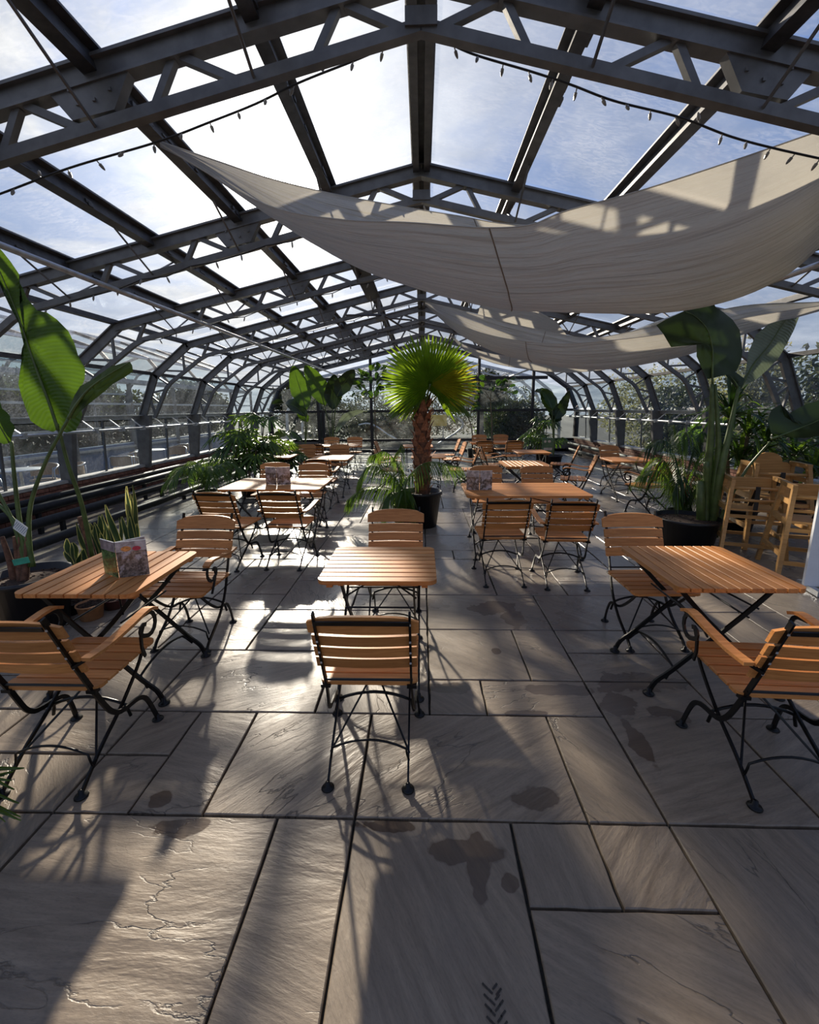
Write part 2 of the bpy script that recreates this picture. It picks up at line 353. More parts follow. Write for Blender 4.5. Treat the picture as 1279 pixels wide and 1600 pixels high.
    def mesh(s, name, mat, smooth=False):
        me = bpy.data.meshes.new(name); me.from_pydata(s.v, [], s.f)
        for mm in (mat if isinstance(mat, (list, tuple)) else [mat]): me.materials.append(MATS[mm])
        if s.uv:
            ul = me.uv_layers.new(name='UVMap')
            for l in me.loops: ul.data[l.index].uv = s.uv[l.vertex_index]
        if smooth: me.polygons.foreach_set('use_smooth', [True]*len(me.polygons))
        me.update(); return me
    def ob(s, name, mat, parent=None, smooth=False, loc=None):
        o = bpy.data.objects.new(name, s.mesh(name, mat, smooth)); COL.objects.link(o)
        if parent is not None: o.parent = parent
        if loc is not None: o.location = loc
        return o
def tag(o, label=None, cat=None, group=None, kind=None):
    if label: o['label'] = label
    if cat: o['category'] = cat
    if group: o['group'] = group
    if kind: o['kind'] = kind
    return o
def empty(name, loc=(0, 0, 0), rz=0.0, **k):
    o = bpy.data.objects.new(name, None); COL.objects.link(o); o.location = loc; o.rotation_euler = (0, 0, rz); o.empty_display_size = .1
    return tag(o, **k)
def inst(name, me, parent=None, loc=(0, 0, 0), rot=(0, 0, 0), scl=None):
    o = bpy.data.objects.new(name, me); COL.objects.link(o); o.location = loc; o.rotation_euler = rot
    if scl: o.scale = scl
    if parent is not None: o.parent = parent
    return o
KIDS = {}
def copy_tree(o, parent=None):
    if not KIDS or o not in KIDS:
        for x in bpy.data.objects:
            if x.parent: KIDS.setdefault(x.parent, [])
            if x.parent and x not in KIDS[x.parent]: KIDS[x.parent].append(x)
    c = o.copy(); COL.objects.link(c); c.parent = parent
    for ch in KIDS.get(o, []): copy_tree(ch, c)
    return c
def rnd(a, b): return a+(b-a)*random.random()
def bez(pts, n):
    """Catmull-Rom through points"""
    P = [V(p) for p in pts]; P = [P[0]*2-P[1]]+P+[P[-1]*2-P[-2]]; out = []
    for i in range(1, len(P)-2):
        for k in range(n):
            t = k/n; a, b, c, d = P[i-1:i+3]
            out.append(.5*((2*b)+(c-a)*t+(2*a-5*b+4*c-d)*t*t+(3*b-a-3*c+d)*t**3))
    out.append(P[-2]); return out

# ================================================================== STRUCTURE
# ---- floor: jointing bed plus riven slabs on a 0.33 m module
bed = M().box((.05, 7.3, -.045), (12.2, 19.9, .05)).ob('floor', 'joint'); tag(bed, 'floor of mixed riven sandstone slabs with dark joints', 'floor', kind='structure')
GX = lambda i: .04+.328*i if i <= 0 else .04+.3255*i
GY = lambda j: 1.48+.3125*j
used = {}
slabs = []
def put(i0, i1, j0, j1):
    for i in range(i0, i1):
        for j in range(j0, j1):
            if (i, j) in used: return False
    for i in range(i0, i1):
        for j in range(j0, j1): used[(i, j)] = 1
    slabs.append((i0, i1, j0, j1)); return True
for q in ((-5, -2, -3, 0), (-2, -1, -3, 0), (-1, 1, -3, 0), (1, 2, -1, 0), (2, 3, -1, 0), (1, 3, -3, -1), (3, 6, -3, 0), (-7, -5, -3, 0), (-1, 2, 0, 2), (-3, -1, 0, 2), (-4, -3, 0, 2),
          (-5, -4, 0, 1), (-5, -4, 1, 2), (-7, -5, 0, 1), (-7, -5, 1, 2), (2, 3, 0, 2), (3, 5, 0, 3), (0, 1, 2, 3), (1, 3, 2, 3), (-2, 0, 2, 4), (-5, -2, 2, 4), (-6, -4, 4, 6), (-4, -2, 4, 5), (-2, 0, 4, 5), (-4, 0, 5, 6),
          (0, 2, 3, 5), (2, 3, 3, 5), (3, 5, 3, 4), (3, 5, 4, 5), (0, 3, 5, 7), (3, 6, 5, 7), (5, 7, 0, 2), (5, 6, 2, 4), (0, 2, 7, 10), (2, 4, 7, 9), (0, 1, 10, 11), (1, 2, 10, 11), (4, 6, 7, 8)):
    put(*q)
rs = random.Random(11)
for j in range(-8, 50):
    for i in range(-18, 19):
        if (i, j) in used: continue
        opts = [(3, 2), (2, 3), (2, 2), (2, 2), (2, 1), (1, 2), (3, 3), (2, 2)]; rs.shuffle(opts); opts.append((1, 1))
        for a, b in opts:
            if i+a <= 19 and j+b <= 50 and put(i, i+a, j, j+b): break
slabs.sort(key=lambda q: (abs((q[0]+q[1])/2*.33)*.5+max(0, GY(q[3])))+(50 if GY(q[3]) < .7 else 0))
rest = M()
for n_, (i0, i1, j0, j1) in enumerate(slabs):
    x0, x1, y0, y1 = GX(i0), GX(i1), GY(j0), GY(j1); g = .0055
    x0 += g; x1 -= g; y0 += g; y1 -= g; z = rnd(-.0015, .0015)
    near = n_ < 292
    k = 5 if near else 1; jt = .0028; ring = []
    for a, b, sx in (((x0, y0), (x1, y0), 0), ((x1, y0), (x1, y1), 1), ((x1, y1), (x0, y1), 0), ((x0, y1), (x0, y0), 1)):
        for t in range(k):
            s = t/k; jj = rnd(-jt, jt) if t else 0
            ring.append((a[0]+(b[0]-a[0])*s+(jj if sx else 0), a[1]+(b[1]-a[1])*s+(0 if sx else jj)))
    cx, cy = (x0+x1)/2, (y0+y1)/2; m = len(ring); e = .004
    vs = [(cx+(p[0]-cx)*(1-e/(x1-x0)*2)-cx, cy+(p[1]-cy)*(1-e/(y1-y0)*2)-cy, z) for p in ring]+[(p[0]-cx, p[1]-cy, z-.004) for p in ring]+[(p[0]-cx, p[1]-cy, -.03) for p in ring]
    fs = [tuple(range(m))]+[(a+l*m, a+(l+1)*m, (a+1) % m+(l+1)*m, (a+1) % m+l*m) for l in range(2) for a in range(m)]
    if near: M().add(vs, fs).ob('paving_slab', 'sandstone', bed, loc=(cx, cy, 0))
    else: rest.add([(v[0]+cx, v[1]+cy, v[2]) for v in vs], fs)
tag(rest.ob('far_paving', 'sandstone', bed), kind='stuff')
gnd = M().box((0, 20, -.16), (160, 160, .1)).ob('ground', 'ground'); tag(gnd, 'dark gravelly ground outside the glasshouse', 'ground', kind='structure')
pat = M().box((-9.2, 8, -.07), (6.2, 26, .06)).ob('patio', 'patio'); tag(pat, 'grey paved patio outside the left windows', 'patio', kind='structure')

# ---- roof
YT = [-1.16+2*k for k in range(10)]     # trusses
RX = [0, .96, 1.925, 2.88, 3.83, 4.77]
def rz_(x): return 4.12-(4.12-3.03)*abs(x)/4.77
roof = empty('ceiling', label='glazed pitched roof on grey lattice trusses', cat='roof', kind='structure')
def mk_truss():
    t = M()
    for s in (-1, 1):
        t.flatbar([(0, 0, 4.06), (s*4.77, 0, 2.98)], .12, .05, (0, 1, 0)).flatbar([(0, 0, 4.12), (s*4.77, 0, 3.035)], .018, .11, (0, 1, 0)).flatbar([(0, 0, 4.005), (s*4.77, 0, 2.925)], .014, .09, (0, 1, 0))
        t.flatbar([(s*4.74, 0, 2.99), (s*5.50, 0, 2.39)], .15, .05, (0, 1, 0)).flatbar([(s*4.77, 0, 3.035), (s*5.54, 0, 2.43)], .018, .11, (0, 1, 0))
        t.flatbar([(s*5.48, 0, 2.42), (s*5.85, 0, 1.55)], .13, .05, (0, 1, 0)).flatbar([(s*5.54, 0, 2.43), (s*5.92, 0, 1.55)], .018, .11, (0, 1, 0))
    o = t.ob('roof_truss', 'grey_steel', roof)
    for s in (-1, 1):
        c = M(); c.flatbar(bez([(0, 0, 3.80), (s*2.2, 0, 3.295), (s*4.40, 0, 2.78), (s*5.20, 0, 2.21), (s*5.60, 0, 1.55)], 3), .07, .06, (0, 1, 0)) if False else c.flatbar([(0, 0, 3.80), (s*4.36, 0, 2.79), (s*4.52, 0, 2.71), (s*5.18, 0, 2.25), (s*5.28, 0, 2.14), (s*5.60, 0, 1.55)], .064, .06, (0, 1, 0))
        c.ob('inner_chord', 'grey_steel', o)
        low = lambda x: 3.80-(3.80-2.79)*x/4.36
        for k in range(5):
            x0 = .96*k
            for a, b in (((x0+.08, low(x0+.08)), (x0+.42, rz_(x0+.42)-.11)), ((x0+.47, rz_(x0+.47)-.11), (x0+.61, low(x0+.61)))):
                if b[0] > 4.5: continue
                M().bar((s*a[0], .0, a[1]), (s*b[0], .0, b[1]), .042, .044, (0, 1, 0)).ob('web_bar', 'grey_steel', o)
        for a, b in (((4.45, 2.75), (4.83, 2.88)), ((4.86, 2.48), (4.86, 2.86)), ((4.86, 2.48), (5.30, 2.50)), ((5.22, 2.22), (5.46, 2.38)), ((5.30, 2.12), (5.62, 2.05)), ((5.58, 1.62), (5.66, 2.0)), ((5.45, 1.84), (5.66, 2.02))):
            M().bar((s*a[0], 0, a[1]), (s*b[0], 0, b[1]), .035, .035, (0, 1, 0)).ob('web_bar', 'grey_steel', o)
        # gusset at purlin X 1.93 and ridge
        g = M()
        for gx in (1.925,):
            zc = rz_(gx)-.15
            g.prism([(s*(gx-.24), zc+.09), (s*(gx-.13), zc-.10), (s*(gx+.13), zc-.15), (s*(gx+.24), zc-.02)], -.032, .032, 'y')
            for bx, bz in ((-.12, 0), (-.02, -.05), (.08, -.07), (.12, .0)): g.add(*(lambda mm: (mm.v, mm.f))(M().lathe([(.012, 0), (.012, .012)], 6)) ) if False else g.box((s*(gx+bx), -.037, zc+bz), (.018, .012, .018))
        g.ob('gusset_plate', 'grey_steel', o)
        # lower tapered post plate
        M().prism([(s*5.98, 1.60), (s*5.68, 1.60), (s*5.83, .50), (s*6.03, .50)], -.05, .05, 'y').ob('post_plate', 'grey_steel', o)
        # raking rods from chord to purlins
        for gx in (.96, 1.925, 2.88, 3.83):
            M().tube([(s*gx, 0, low(gx)-.02), (s*gx, -.55, rz_(gx)-.08)], .010, 5).ob('brace_rod', 'grey_steel', o)
            M().bar((s*gx, 0, low(gx)+.02), (s*gx, .42, rz_(gx)-.07), .030, .008).ob('brace_rod', 'grey_steel', o)
    ro = M().box((0, 0, 3.83), (.18, .09, .09)).ob('apex_bracket', 'grey_steel', o)
    return o
t0 = mk_truss(); t0.location.y = YT[0]
for y in YT[1:-1]:
    c = copy_tree(t0, roof); c.location.y = y
Y0, Y1 = YT[0], YT[-1]
Lm = (Y0+Y1)/2; LL = Y1-Y0
for s in (-1, 1):
    sl = math.atan2(1.09, 4.77)
    for x in RX[1:5]:
        z = rz_(x)+.02
        R = Matrix.Rotation(s*sl, 3, 'Y')
        m = M().box((s*x, Lm, z-.03), (.085, LL, .10), R).box((s*x-s*.02, Lm, z+.03), (.13, LL, .02), R)
        # moss and debris clots along one edge
        for _ in range(70):
            yy = rnd(Y0, Y1); m.box((s*x+rnd(.03, .055), yy, z-.03-rnd(0, .03)), (rnd(.01, .03), rnd(.03, .14), rnd(.01, .03)))
        m.ob('purlin', 'purlin_alloy', roof)
    M().box((s*4.79, Lm, 3.05), (.09, LL, .07)).ob('purlin', 'purlin_alloy', roof)
    M().box((s*5.56, Lm, 2.44), (.09, LL, .06)).ob('purlin', 'purlin_alloy', roof)
M().box((-.055, Lm, 4.10), (.06, LL, .12)).box((.055, Lm, 4.10), (.06, LL, .12)).box((0, Lm, 4.17), (.2, LL, .03)).ob('ridge_beam', 'purlin_alloy', roof)
for x, zo in ((-3.22, 2.95), (3.34, 2.86)):
    M().tube([(x, Y0, zo), (x, Y1, zo)], .028, 8).ob('hanging_tube', 'galvanised', roof, True)
M().box((-.93, 7.4, 3.80), (.24, 2.6, .05), Matrix.Rotation(-.22, 3, 'Y')).ob('vent_board', 'end_frame', roof)
M().box((-.80, 8.4, 3.55), (.05, .05, .34)).box((-.78, 8.4, 3.38), (.16, .12, .10)).tube([(-.78, 8.4, 3.38), (-.2, 8.9, 3.42)], .018, 6).ob('vent_gearbox', 'grey_steel', roof)
M().tube([(-1.3, 7.7, 3.28), (-.72, 8.4, 3.42), (-.4, 8.9, 3.30)], .02, 6).ob('vent_lever', 'purlin_alloy', roof)
# panes: one per bay and strip
def quad(a, b, c, d): return M().add([a, b, c, d], [(0, 1, 2, 3)])
pm = {}
def strip(key, xa, za, xb, zb, parent, name, mat, bays=range(9)):
    me = quad((xa, .03, za), (xb, .03, zb), (xb, 1.97, zb), (xa, 1.97, za)).mesh(name, mat)
    for k in bays: inst(name, me, parent, (0, YT[k], 0))
for s in (-1, 1):
    for k in range(5):
        xa, xb = RX[k]+(.09 if k == 0 else .03), RX[k+1]-.03
        strip('r', s*xa, rz_(xa)+.045, s*xb, rz_(xb)+.045, roof, 'glass_pane', 'roof_glass')
wl = empty('wall_left', label='left wall of glass above a low brick plinth', cat='wall', kind='structure')
wr = empty('wall_right', label='right wall of glass above a low brick plinth', cat='wall', kind='structure')
for s, wp in ((-1, wl), (1, wr)):
    strip('k', s*4.82, 3.03, s*5.53, 2.47, roof, 'glass_pane', 'roof_glass')
    strip('u', s*5.58, 2.41, s*5.91, 1.60, wp, 'glass_pane', 'wall_glass')
    strip('l', s*5.97, 1.50, s*6.03, .58, wp, 'glass_pane', 'wall_glass')
    M().box((s*5.93, Lm, 1.555), (.10, LL, .07)).box((s*5.86, Lm, 1.60), (.10, LL, .02)).ob('transom', 'galvanised', wp)
    M().tube([(s*5.62, Y0, 1.36), (s*5.62, Y1, 1.36)], .022, 8).ob('gear_tube', 'galvanised', wp, True)
    for y in YT[:-1]:
        for dy in (.35, 1.0, 1.6):
            M().bar((s*5.62, y+dy, 1.36), (s*5.78, y+dy-.08, 1.54), .03, .02).box((s*5.62, y+dy, 1.36), (.09, .05, .08)).ob('gear_arm', 'galvanised', wp)
    M().box((s*6.02, Lm, .545), (.24, LL, .05)).ob('sill', 'sill', wp)
    M().box((s*6.06, Lm, .24), (.16, LL, .54)).ob('plinth_core', 'mortar', wp)
    for y in YT: 
        M().bar((s*5.97, y+1, 1.52), (s*6.03, y+1, .57), .03, .03, (0, 1, 0)).ob('mullion', 'grey_steel', wp) if y < 16 else None
    bm_ = M().box((0, 0, 0), (.115, .212, .062), None, .004).mesh('brick', 'brick')
    rb = M(); cnt = 0
    bl = [(r, k) for r in range(7) for k in range(-4, 76)]
    bl.sort(key=lambda q: abs((q[1]*.225)-5.5)+(6-q[0])*.35)
    for r, k in bl:
        yy = k*.225+(.1125 if r % 2 else 0)
        if yy < Y0+.1 or yy > 16.7: continue
        p = (s*(5.965+rnd(-.003, .003)), yy, .035+.074*r); cnt += 1
        if cnt <= 280: inst('brick', bm_, wp, p)
        else: rb.box(p, (.115, .212, .062))
    tag(rb.ob('far_brickwork', 'brick', wp), kind='stuff')
# ---- end wall: black frame
we = empty('wall_far', label='far end wall of dark framed glass panes', cat='wall', kind='structure')
YE = 16.84
def eb(x0, z0, x1, z1, wd=.09, name='frame_bar'): return M().bar((x0, YE, z0), (x1, YE, z1), .1, wd, (0, 1, 0)).ob(name, 'end_frame', we)
for pts in ((( -6.0, .5), (-6.0, 1.58), (-5.6, 2.45), (-4.77, 3.03), (0, 4.12), (4.77, 3.03), (5.6, 2.45), (6.0, 1.58), (6.0, .5)),):
    for a, b in zip(pts, pts[1:]): M().flatbar([(a[0], YE, a[1]), (b[0], YE, b[1])], .16, .14, (0, 1, 0)).ob('frame_bar', 'end_frame', we)
mx = [aty(498, 640, YE).x, aty(580, 640, YE).x, aty(663, 640, YE).x, aty(747, 640, YE).x, aty(831, 640, YE).x]
for i, x in enumerate(mx): eb(x, -.02, x, rz_(x)-.05, .30 if i == 0 else .10)
eb(-3.9, -.02, -3.9, 1.6, .1)
for z, hh in ((2.82, .12), (1.60, .09), (.47, .09), (.03, .14)): M().box((0, YE-.01, z), ((11.9 if z < 2 else 9.6), .1, hh)).ob('rail', 'end_frame', we)
xs = [-5.95, -3.95]+mx+[5.95]
for a, b in zip(xs, xs[1:]):
    for z0, z1 in ((.1, .43), (.52, 1.55)): M().add([(a+.05, YE, z0), (b-.05, YE, z0), (b-.05, YE, z1), (a+.05, YE, z1)], [(0, 1, 2, 3)]).ob('glass_pane', 'end_glass', we)
    aa, bb = max(a, -5.55), min(b, 5.55)
    lim = lambda x: min(2.76, 2.40+(5.55-abs(x))*.7)
    M().add([(aa+.05, YE, 1.65), (bb-.05, YE, 1.65), (bb-.05, YE, lim(bb)), (aa+.05, YE, lim(aa))], [(0, 1, 2, 3)]).ob('glass_pane', 'end_glass', we)
M().box((-5.0, YE, .25), (1.9, .12, .5)).box((5.2, YE, .25), (1.5, .12, .5)).ob('plinth', 'mortar', we)

# ---- heating pipes on the left, along both plinths
for s, lst in ((-1, ((4.62, .13, .06), (5.05, .25, .065), (5.38, .36, .065), (5.62, .42, .05))), (1, ((5.55, .14, .06), (5.62, .34, .06)))):
    for x, z, r in lst:
        p = M().tube([(s*x, (3.0 if s > 0 else -.9), z), (s*x, 16.4, z)], r, 14)
        o = p.ob('heating_pipe', 'pipe_black', None, True)
        for k in range(6 if s > 0 else 8):
            yy = 1.0+2.3*k if s < 0 else 3.6+2.3*k
            M().box((s*x, yy, (z-r)/2), (.05, .05, max(z-r+.015, .02))).ob('pipe_support', 'pipe_black', o)
        names = {4.62: 'black heating pipe lowest and nearest the tables on the left', 5.05: 'black heating pipe second out from the tables on the left', 5.38: 'black heating pipe third out, close under the left sill', 5.62: 'thin black heating pipe against the left brick plinth'} if s < 0 else {5.55: 'lower black heating pipe along the right plinth', 5.62: 'upper black heating pipe along the right plinth'}
        tag(o, names[x], 'pipe', 'heating pipes along the side walls')

# ================================================================== FURNITURE
def mk_chair(kind, arms):
    root = empty('folding_chair')
    # seat
    for i in range(6):
        y = -.185+.074*i
        wdt = .455; m = M()
        if i in (0, 5):
            e = -1 if i == 0 else 1; c = .03
            poly = [(-wdt/2, y-e*.0315), (wdt/2, y-e*.0315), (wdt/2, y+e*.0315-e*c), (wdt/2-.008, y+e*.0315-e*.010), (wdt/2-c, y+e*.0315), (-wdt/2+c, y+e*.0315), (-wdt/2+.008, y+e*.0315-e*.010), (-wdt/2, y+e*.0315-e*c)]
            if e < 0: poly = poly[::-1]
            m.prism(poly, .438, .456)
        else: m.box((0, y, .447), (wdt, .063, .018), None, .003)
        m.ob('seat_slat', 'wood', root)
    for s in (-1, 1): M().box((s*.175, 0, .432), (.03, .40, .012)).ob('seat_rail', 'black_metal', root)
    # back posts (frame A) with leg to the front foot
    ax = .198
    back = [(-.385, .885), (-.315, .70), (-.245, .52), (-.212, .44)]
    if kind == 'a': A = back+[(-.175, .345), (-.145, .28), (-.105, .238), (-.05, .222), (.0, .216), (.05, .203), (.085, .172), (.105, .125), (.122, .065), (.135, .012)]
    else: A = back+[(-.185, .37), (-.13, .27), (-.04, .17), (.06, .10), (.13, .055), (.165, .012)]
    Bk = [(.165, .432), (.11, .37), (.03, .27), (-.06, .195), (-.16, .13), (-.25, .085), (-.31, .05), (-.345, .012)] if kind == 'a' else [(.165, .432), (.08, .34), (-.02, .255), (-.09, .222), (-.16, .212), (-.205, .185), (-.235, .13), (-.255, .07), (-.265, .012)]
    if kind == 'a': Bk = [(.165, .432), (.13, .375), (.05, .30), (-.06, .215), (-.19, .135), (-.27, .075), (-.345, .012)]
    for s in (-1, 1):
        pts = bez([(s*(ax+(.036*(max(0, .40-z)/.40) if kind == 'a' else -.006*(max(0, .22-z)/.22))), y, z) for y, z in A], 3)
        m = M().flatbar(pts, .023, .010)
        p = m.ob('back_post', 'black_metal', root)
        e = pts[-1]
        M().lathe([(.028, 0), (.030, .004), (.026, .010), (.012, .013), (.010, .034)], 12, (e.x, e.y, -.0)).ob('foot_pad', 'black_metal', p, True)
        pts = bez([(s*.183, y, z) for y, z in Bk], 3)
        p = M().flatbar(pts, .018, .009).ob('leg', 'black_metal', root)
        e = pts[-1]
        M().lathe([(.028, 0), (.030, .004), (.026, .010), (.012, .013), (.010, .034)], 12, (e.x, e.y, -.0)).ob('foot_pad', 'black_metal', p, True)
        M().box((s*.2, -.212, .437), (.045, .03, .016)).ob('hinge', 'black_metal', root)
        # rivets on the rear of the post
        for z in (.60, .665, .73, .83): M().box((s*ax, -.245-(z-.52)*.385-.013, z), (.009, .005, .009)).ob('rivet', 'galvanised', root)
    def arch(x, y, z, y2, z2, r, n='arch_bar'):
        pts = [(-x, y, z-.075), (-x+.01, y, z-.035)]+[(-x*.93+k*x*.93/4, y, z-.012+.045*(1-((k-4)/4)**2)) for k in range(0, 9)]+[(x-.01, y, z-.035), (x, y, z-.075)]
        M().tube(pts, r, 6).ob(n, 'black_metal', root, True)
    if kind == 'a': arch(.205, -.02, .225, 0, 0, .008); arch(.185, -.265, .155, 0, 0, .0055)
    else: arch(.19, -.17, .225, 0, 0, .008); arch(.185, .115, .14, 0, 0, .0055)
    # X brace between the straight legs
    if kind == 'a': q = [(-.188, -.245, .10), (.03, .10, .385)]
    else: q = [(-.185, .10, .105), (.03, -.10, .36)]
    for s in (-1, 1): M().tube([(s*q[0][0], q[0][1], q[0][2]), (s*q[1][0]*1.0, q[1][1], q[1][2]), (s*.12, q[1][1]+(q[1][1]-q[0][1])*.12, .43)], .0055, 6).ob('cross_brace', 'black_metal', root)
    M().tube([(-.19, .15, .425), (.19, .15, .425)], .006, 6).ob('stretcher', 'black_metal', root)
    M().tube([(-.205, -.228, .475), (.205, -.228, .475)], .006, 6).ob('stretcher', 'black_metal', root)
    M().bar((-.198, -.391, .842), (.198, -.391, .842), .006, .022, (0, -.36, 1)).ob('top_rail', 'black_metal', root)
    # back slats, slightly hollow across
    for i, z in enumerate((.590, .658, .726, .820)):
        hw = .225 if i < 3 else .235; h = .059 if i < 3 else .100; m = M(); n = 8; vs = []
        for k in range(n+1):
            t = -1+2*k/n; x = t*hw; bow = .020*(1-t*t); top = (h/2 if i < 3 else h/2-.026*abs(t)**2.5-(.012 if abs(t) > .99 else 0))
            for dz in (-h/2, top):
                zz_ = z+dz; yb = -.245-(zz_-.52)*.385+.006-bow*.8
                vs += [(x, yb, zz_), (x, yb+.017, zz_)]
        fs = []
        for k in range(n):
            a = 4*k; b = a+4
            fs += [(a, b, b+2, a+2), (a+1, a+3, b+3, b+1), (a+2, b+2, b+3, a+3), (a, a+1, b+1, b)]
        fs += [(0, 2, 3, 1), (4*n, 4*n+1, 4*n+3, 4*n+2)]
        m.add(vs, fs).ob('back_slat', 'wood', root)
    if arms:
        for s in (-1, 1):
            x = s*.245; xf = s*.262
            m = M(); top = bez([(x, -.275, .635), (x+s*.004, -.16, .632), (xf, -.02, .655), (xf, .12, .672), (xf, .185, .650)], 3)
            m.flatbar(top, [.016]*len(top), .046, (1, 0, 0))
            m.ob('armrest', 'wood', root)
            M().bar((s*.200, -.30, .610), (x, -.25, .632), .012, .014).ob('arm_bracket', 'black_metal', root)
            sc_ = [(xf, .085, .655)]+[(xf, .125+.055*math.cos(a), .590+.062*math.sin(a)) for a in [math.radians(95-28*k) for k in range(8)]]
            sc_ += [(xf, .085+.03*math.cos(a), .575+.03*math.sin(a)) for a in [math.radians(-110-40*k) for k in range(6)]]
            M().flatbar(sc_, .022, .008).ob('arm_scroll', 'black_metal', root)
            M().flatbar([(xf, .082, .60), (xf-s*.004, .060, .55), (s*.245, .075, .48), (s*.238, .10, .415)], .016, .010).ob('arm_support', 'black_metal', root)
    return root
protos = {}
def chair(x, y, rz, kind, arms, label, group=None):
    k = (kind, arms)
    if k not in protos:
        o = mk_chair(kind, arms); protos[k] = o; KIDS.clear()
    else: o = copy_tree(protos[k])
    if 'group' in o: del o['group']
    o.location = (x, y, 0); o.rotation_euler = (0, 0, math.radians(rz)); tag(o, label, 'chair', group or 'slatted folding chairs')
CH = [
 (-.25, 1.965, 0, 'a', 0, 'armless slatted wooden folding chair nearest the viewer, its back towards us'),
 (-.22, 3.08, 180, 'b', 0, 'armless slatted chair facing us across the small centre table, before the palm pot'),
 (-1.715, 1.90, 0, 'a', 1, 'slatted armchair at the near side of the left front table, cut by the frame'),
 (-1.73, 2.87, 179, 'b', 1, 'slatted armchair at the far side of the left front table, facing us'),
 (1.63, 1.90, -3, 'a', 1, 'slatted armchair at the near side of the right front table, cut by the frame'),
 (1.66, 2.93, 181, 'b', 0, 'armless slatted chair facing us at the far side of the right front table'),
 (.79, 4.19, 1, 'a', 0, 'armless slatted chair at the near left of the long right-hand table'),
 (1.385, 4.12, -3, 'a', 1, 'slatted armchair at the near right of the long right-hand table'),
 (.92, 5.80, 178, 'b', 0, 'armless chair facing us behind the long right-hand table, half behind its menu'),
 (1.66, 5.76, 181, 'b', 0, 'armless chair facing us behind the right end of the long right-hand table'),
 (-2.13, 4.58, -6, 'a', 0, 'armless slatted chair at the near left of the long left-hand table'),
 (-1.48, 4.60, -3, 'a', 1, 'slatted armchair at the near right of the long left-hand table'),
 (-2.33, 6.28, 182, 'b', 0, 'armless chair facing us behind the long left-hand table, half behind its menu'),
 (-1.70, 6.15, 179, 'b', 0, 'armless chair facing us behind the right end of the long left-hand table'),
 (-1.78, 7.45, 0, 'a', 1, 'slatted armchair back to us at the third table of the left row'),
 (-1.95, 9.62, 180, 'b', 0, 'slatted chair facing us behind the third table of the left row'),
 (-2.78, 9.75, 180, 'b', 0, 'dark slatted chair facing us behind the small table among the left palms, right one'),
 (-3.28, 9.75, 180, 'b', 0, 'dark slatted chair facing us behind the small table among the left palms, left one'),
 (-2.62, 10.55, 0, 'a', 0, 'slatted chair back to us at the farthest left table, left one'),
 (-1.98, 10.45, 0, 'a', 0, 'slatted chair back to us at the farthest left table, right one'),
 (-2.72, 12.4, 180, 'b', 0, 'slatted chair facing us before the end wall at the farthest left table, left one'),
 (-2.02, 12.4, 180, 'b', 0, 'slatted chair facing us before the end wall at the farthest left table, right one'),
 (-.62, 8.75, -88, 'a', 1, 'slatted armchair in profile left of the palm, facing right'),
 (-.85, 11.0, -92, 'a', 0, 'armless chair in profile before the end wall, left of the palm'),
 (.80, 8.75, 84, 'a', 1, 'sunlit armchair in profile right of the palm, facing left'),
 (.72, 10.6, 95, 'a', 0, 'sunlit armless chair far right of the palm trunk, facing left, nearer of two'),
 (.66, 11.6, 92, 'a', 0, 'sunlit armless chair far right of the palm trunk, facing left, farther of two'),
 (1.62, 9.45, -80, 'a', 1, 'slatted armchair in profile facing right towards the small right-hand table'),
 (2.70, 7.55, 72, 'a', 1, 'sunlit armchair turned left at the square table of the right row'),
 (3.12, 9.55, 70, 'a', 0, 'sunlit armless chair turned left at the small table by the green sign'),
 (1.62, 11.35, 0, 'a', 0, 'slatted chair back to us at the farthest right table, left one'),
 (2.38, 11.3, 0, 'a', 0, 'slatted chair back to us at the farthest right table, right one'),
 (1.80, 13.1, 180, 'b', 0, 'slatted chair facing us before the end wall at the farthest right table, left one'),
 (2.48, 13.15, 180, 'b', 0, 'slatted chair facing us before the end wall at the farthest right table, right one'),
 (3.62, 6.85, 22, 'a', 1, 'slatted armchair at the side table by the right plinth, back to us'),
 (4.15, 9.05, 190, 'b', 0, 'slatted chair facing us behind the side table by the right plinth'),
]
for c in CH: chair(*c)

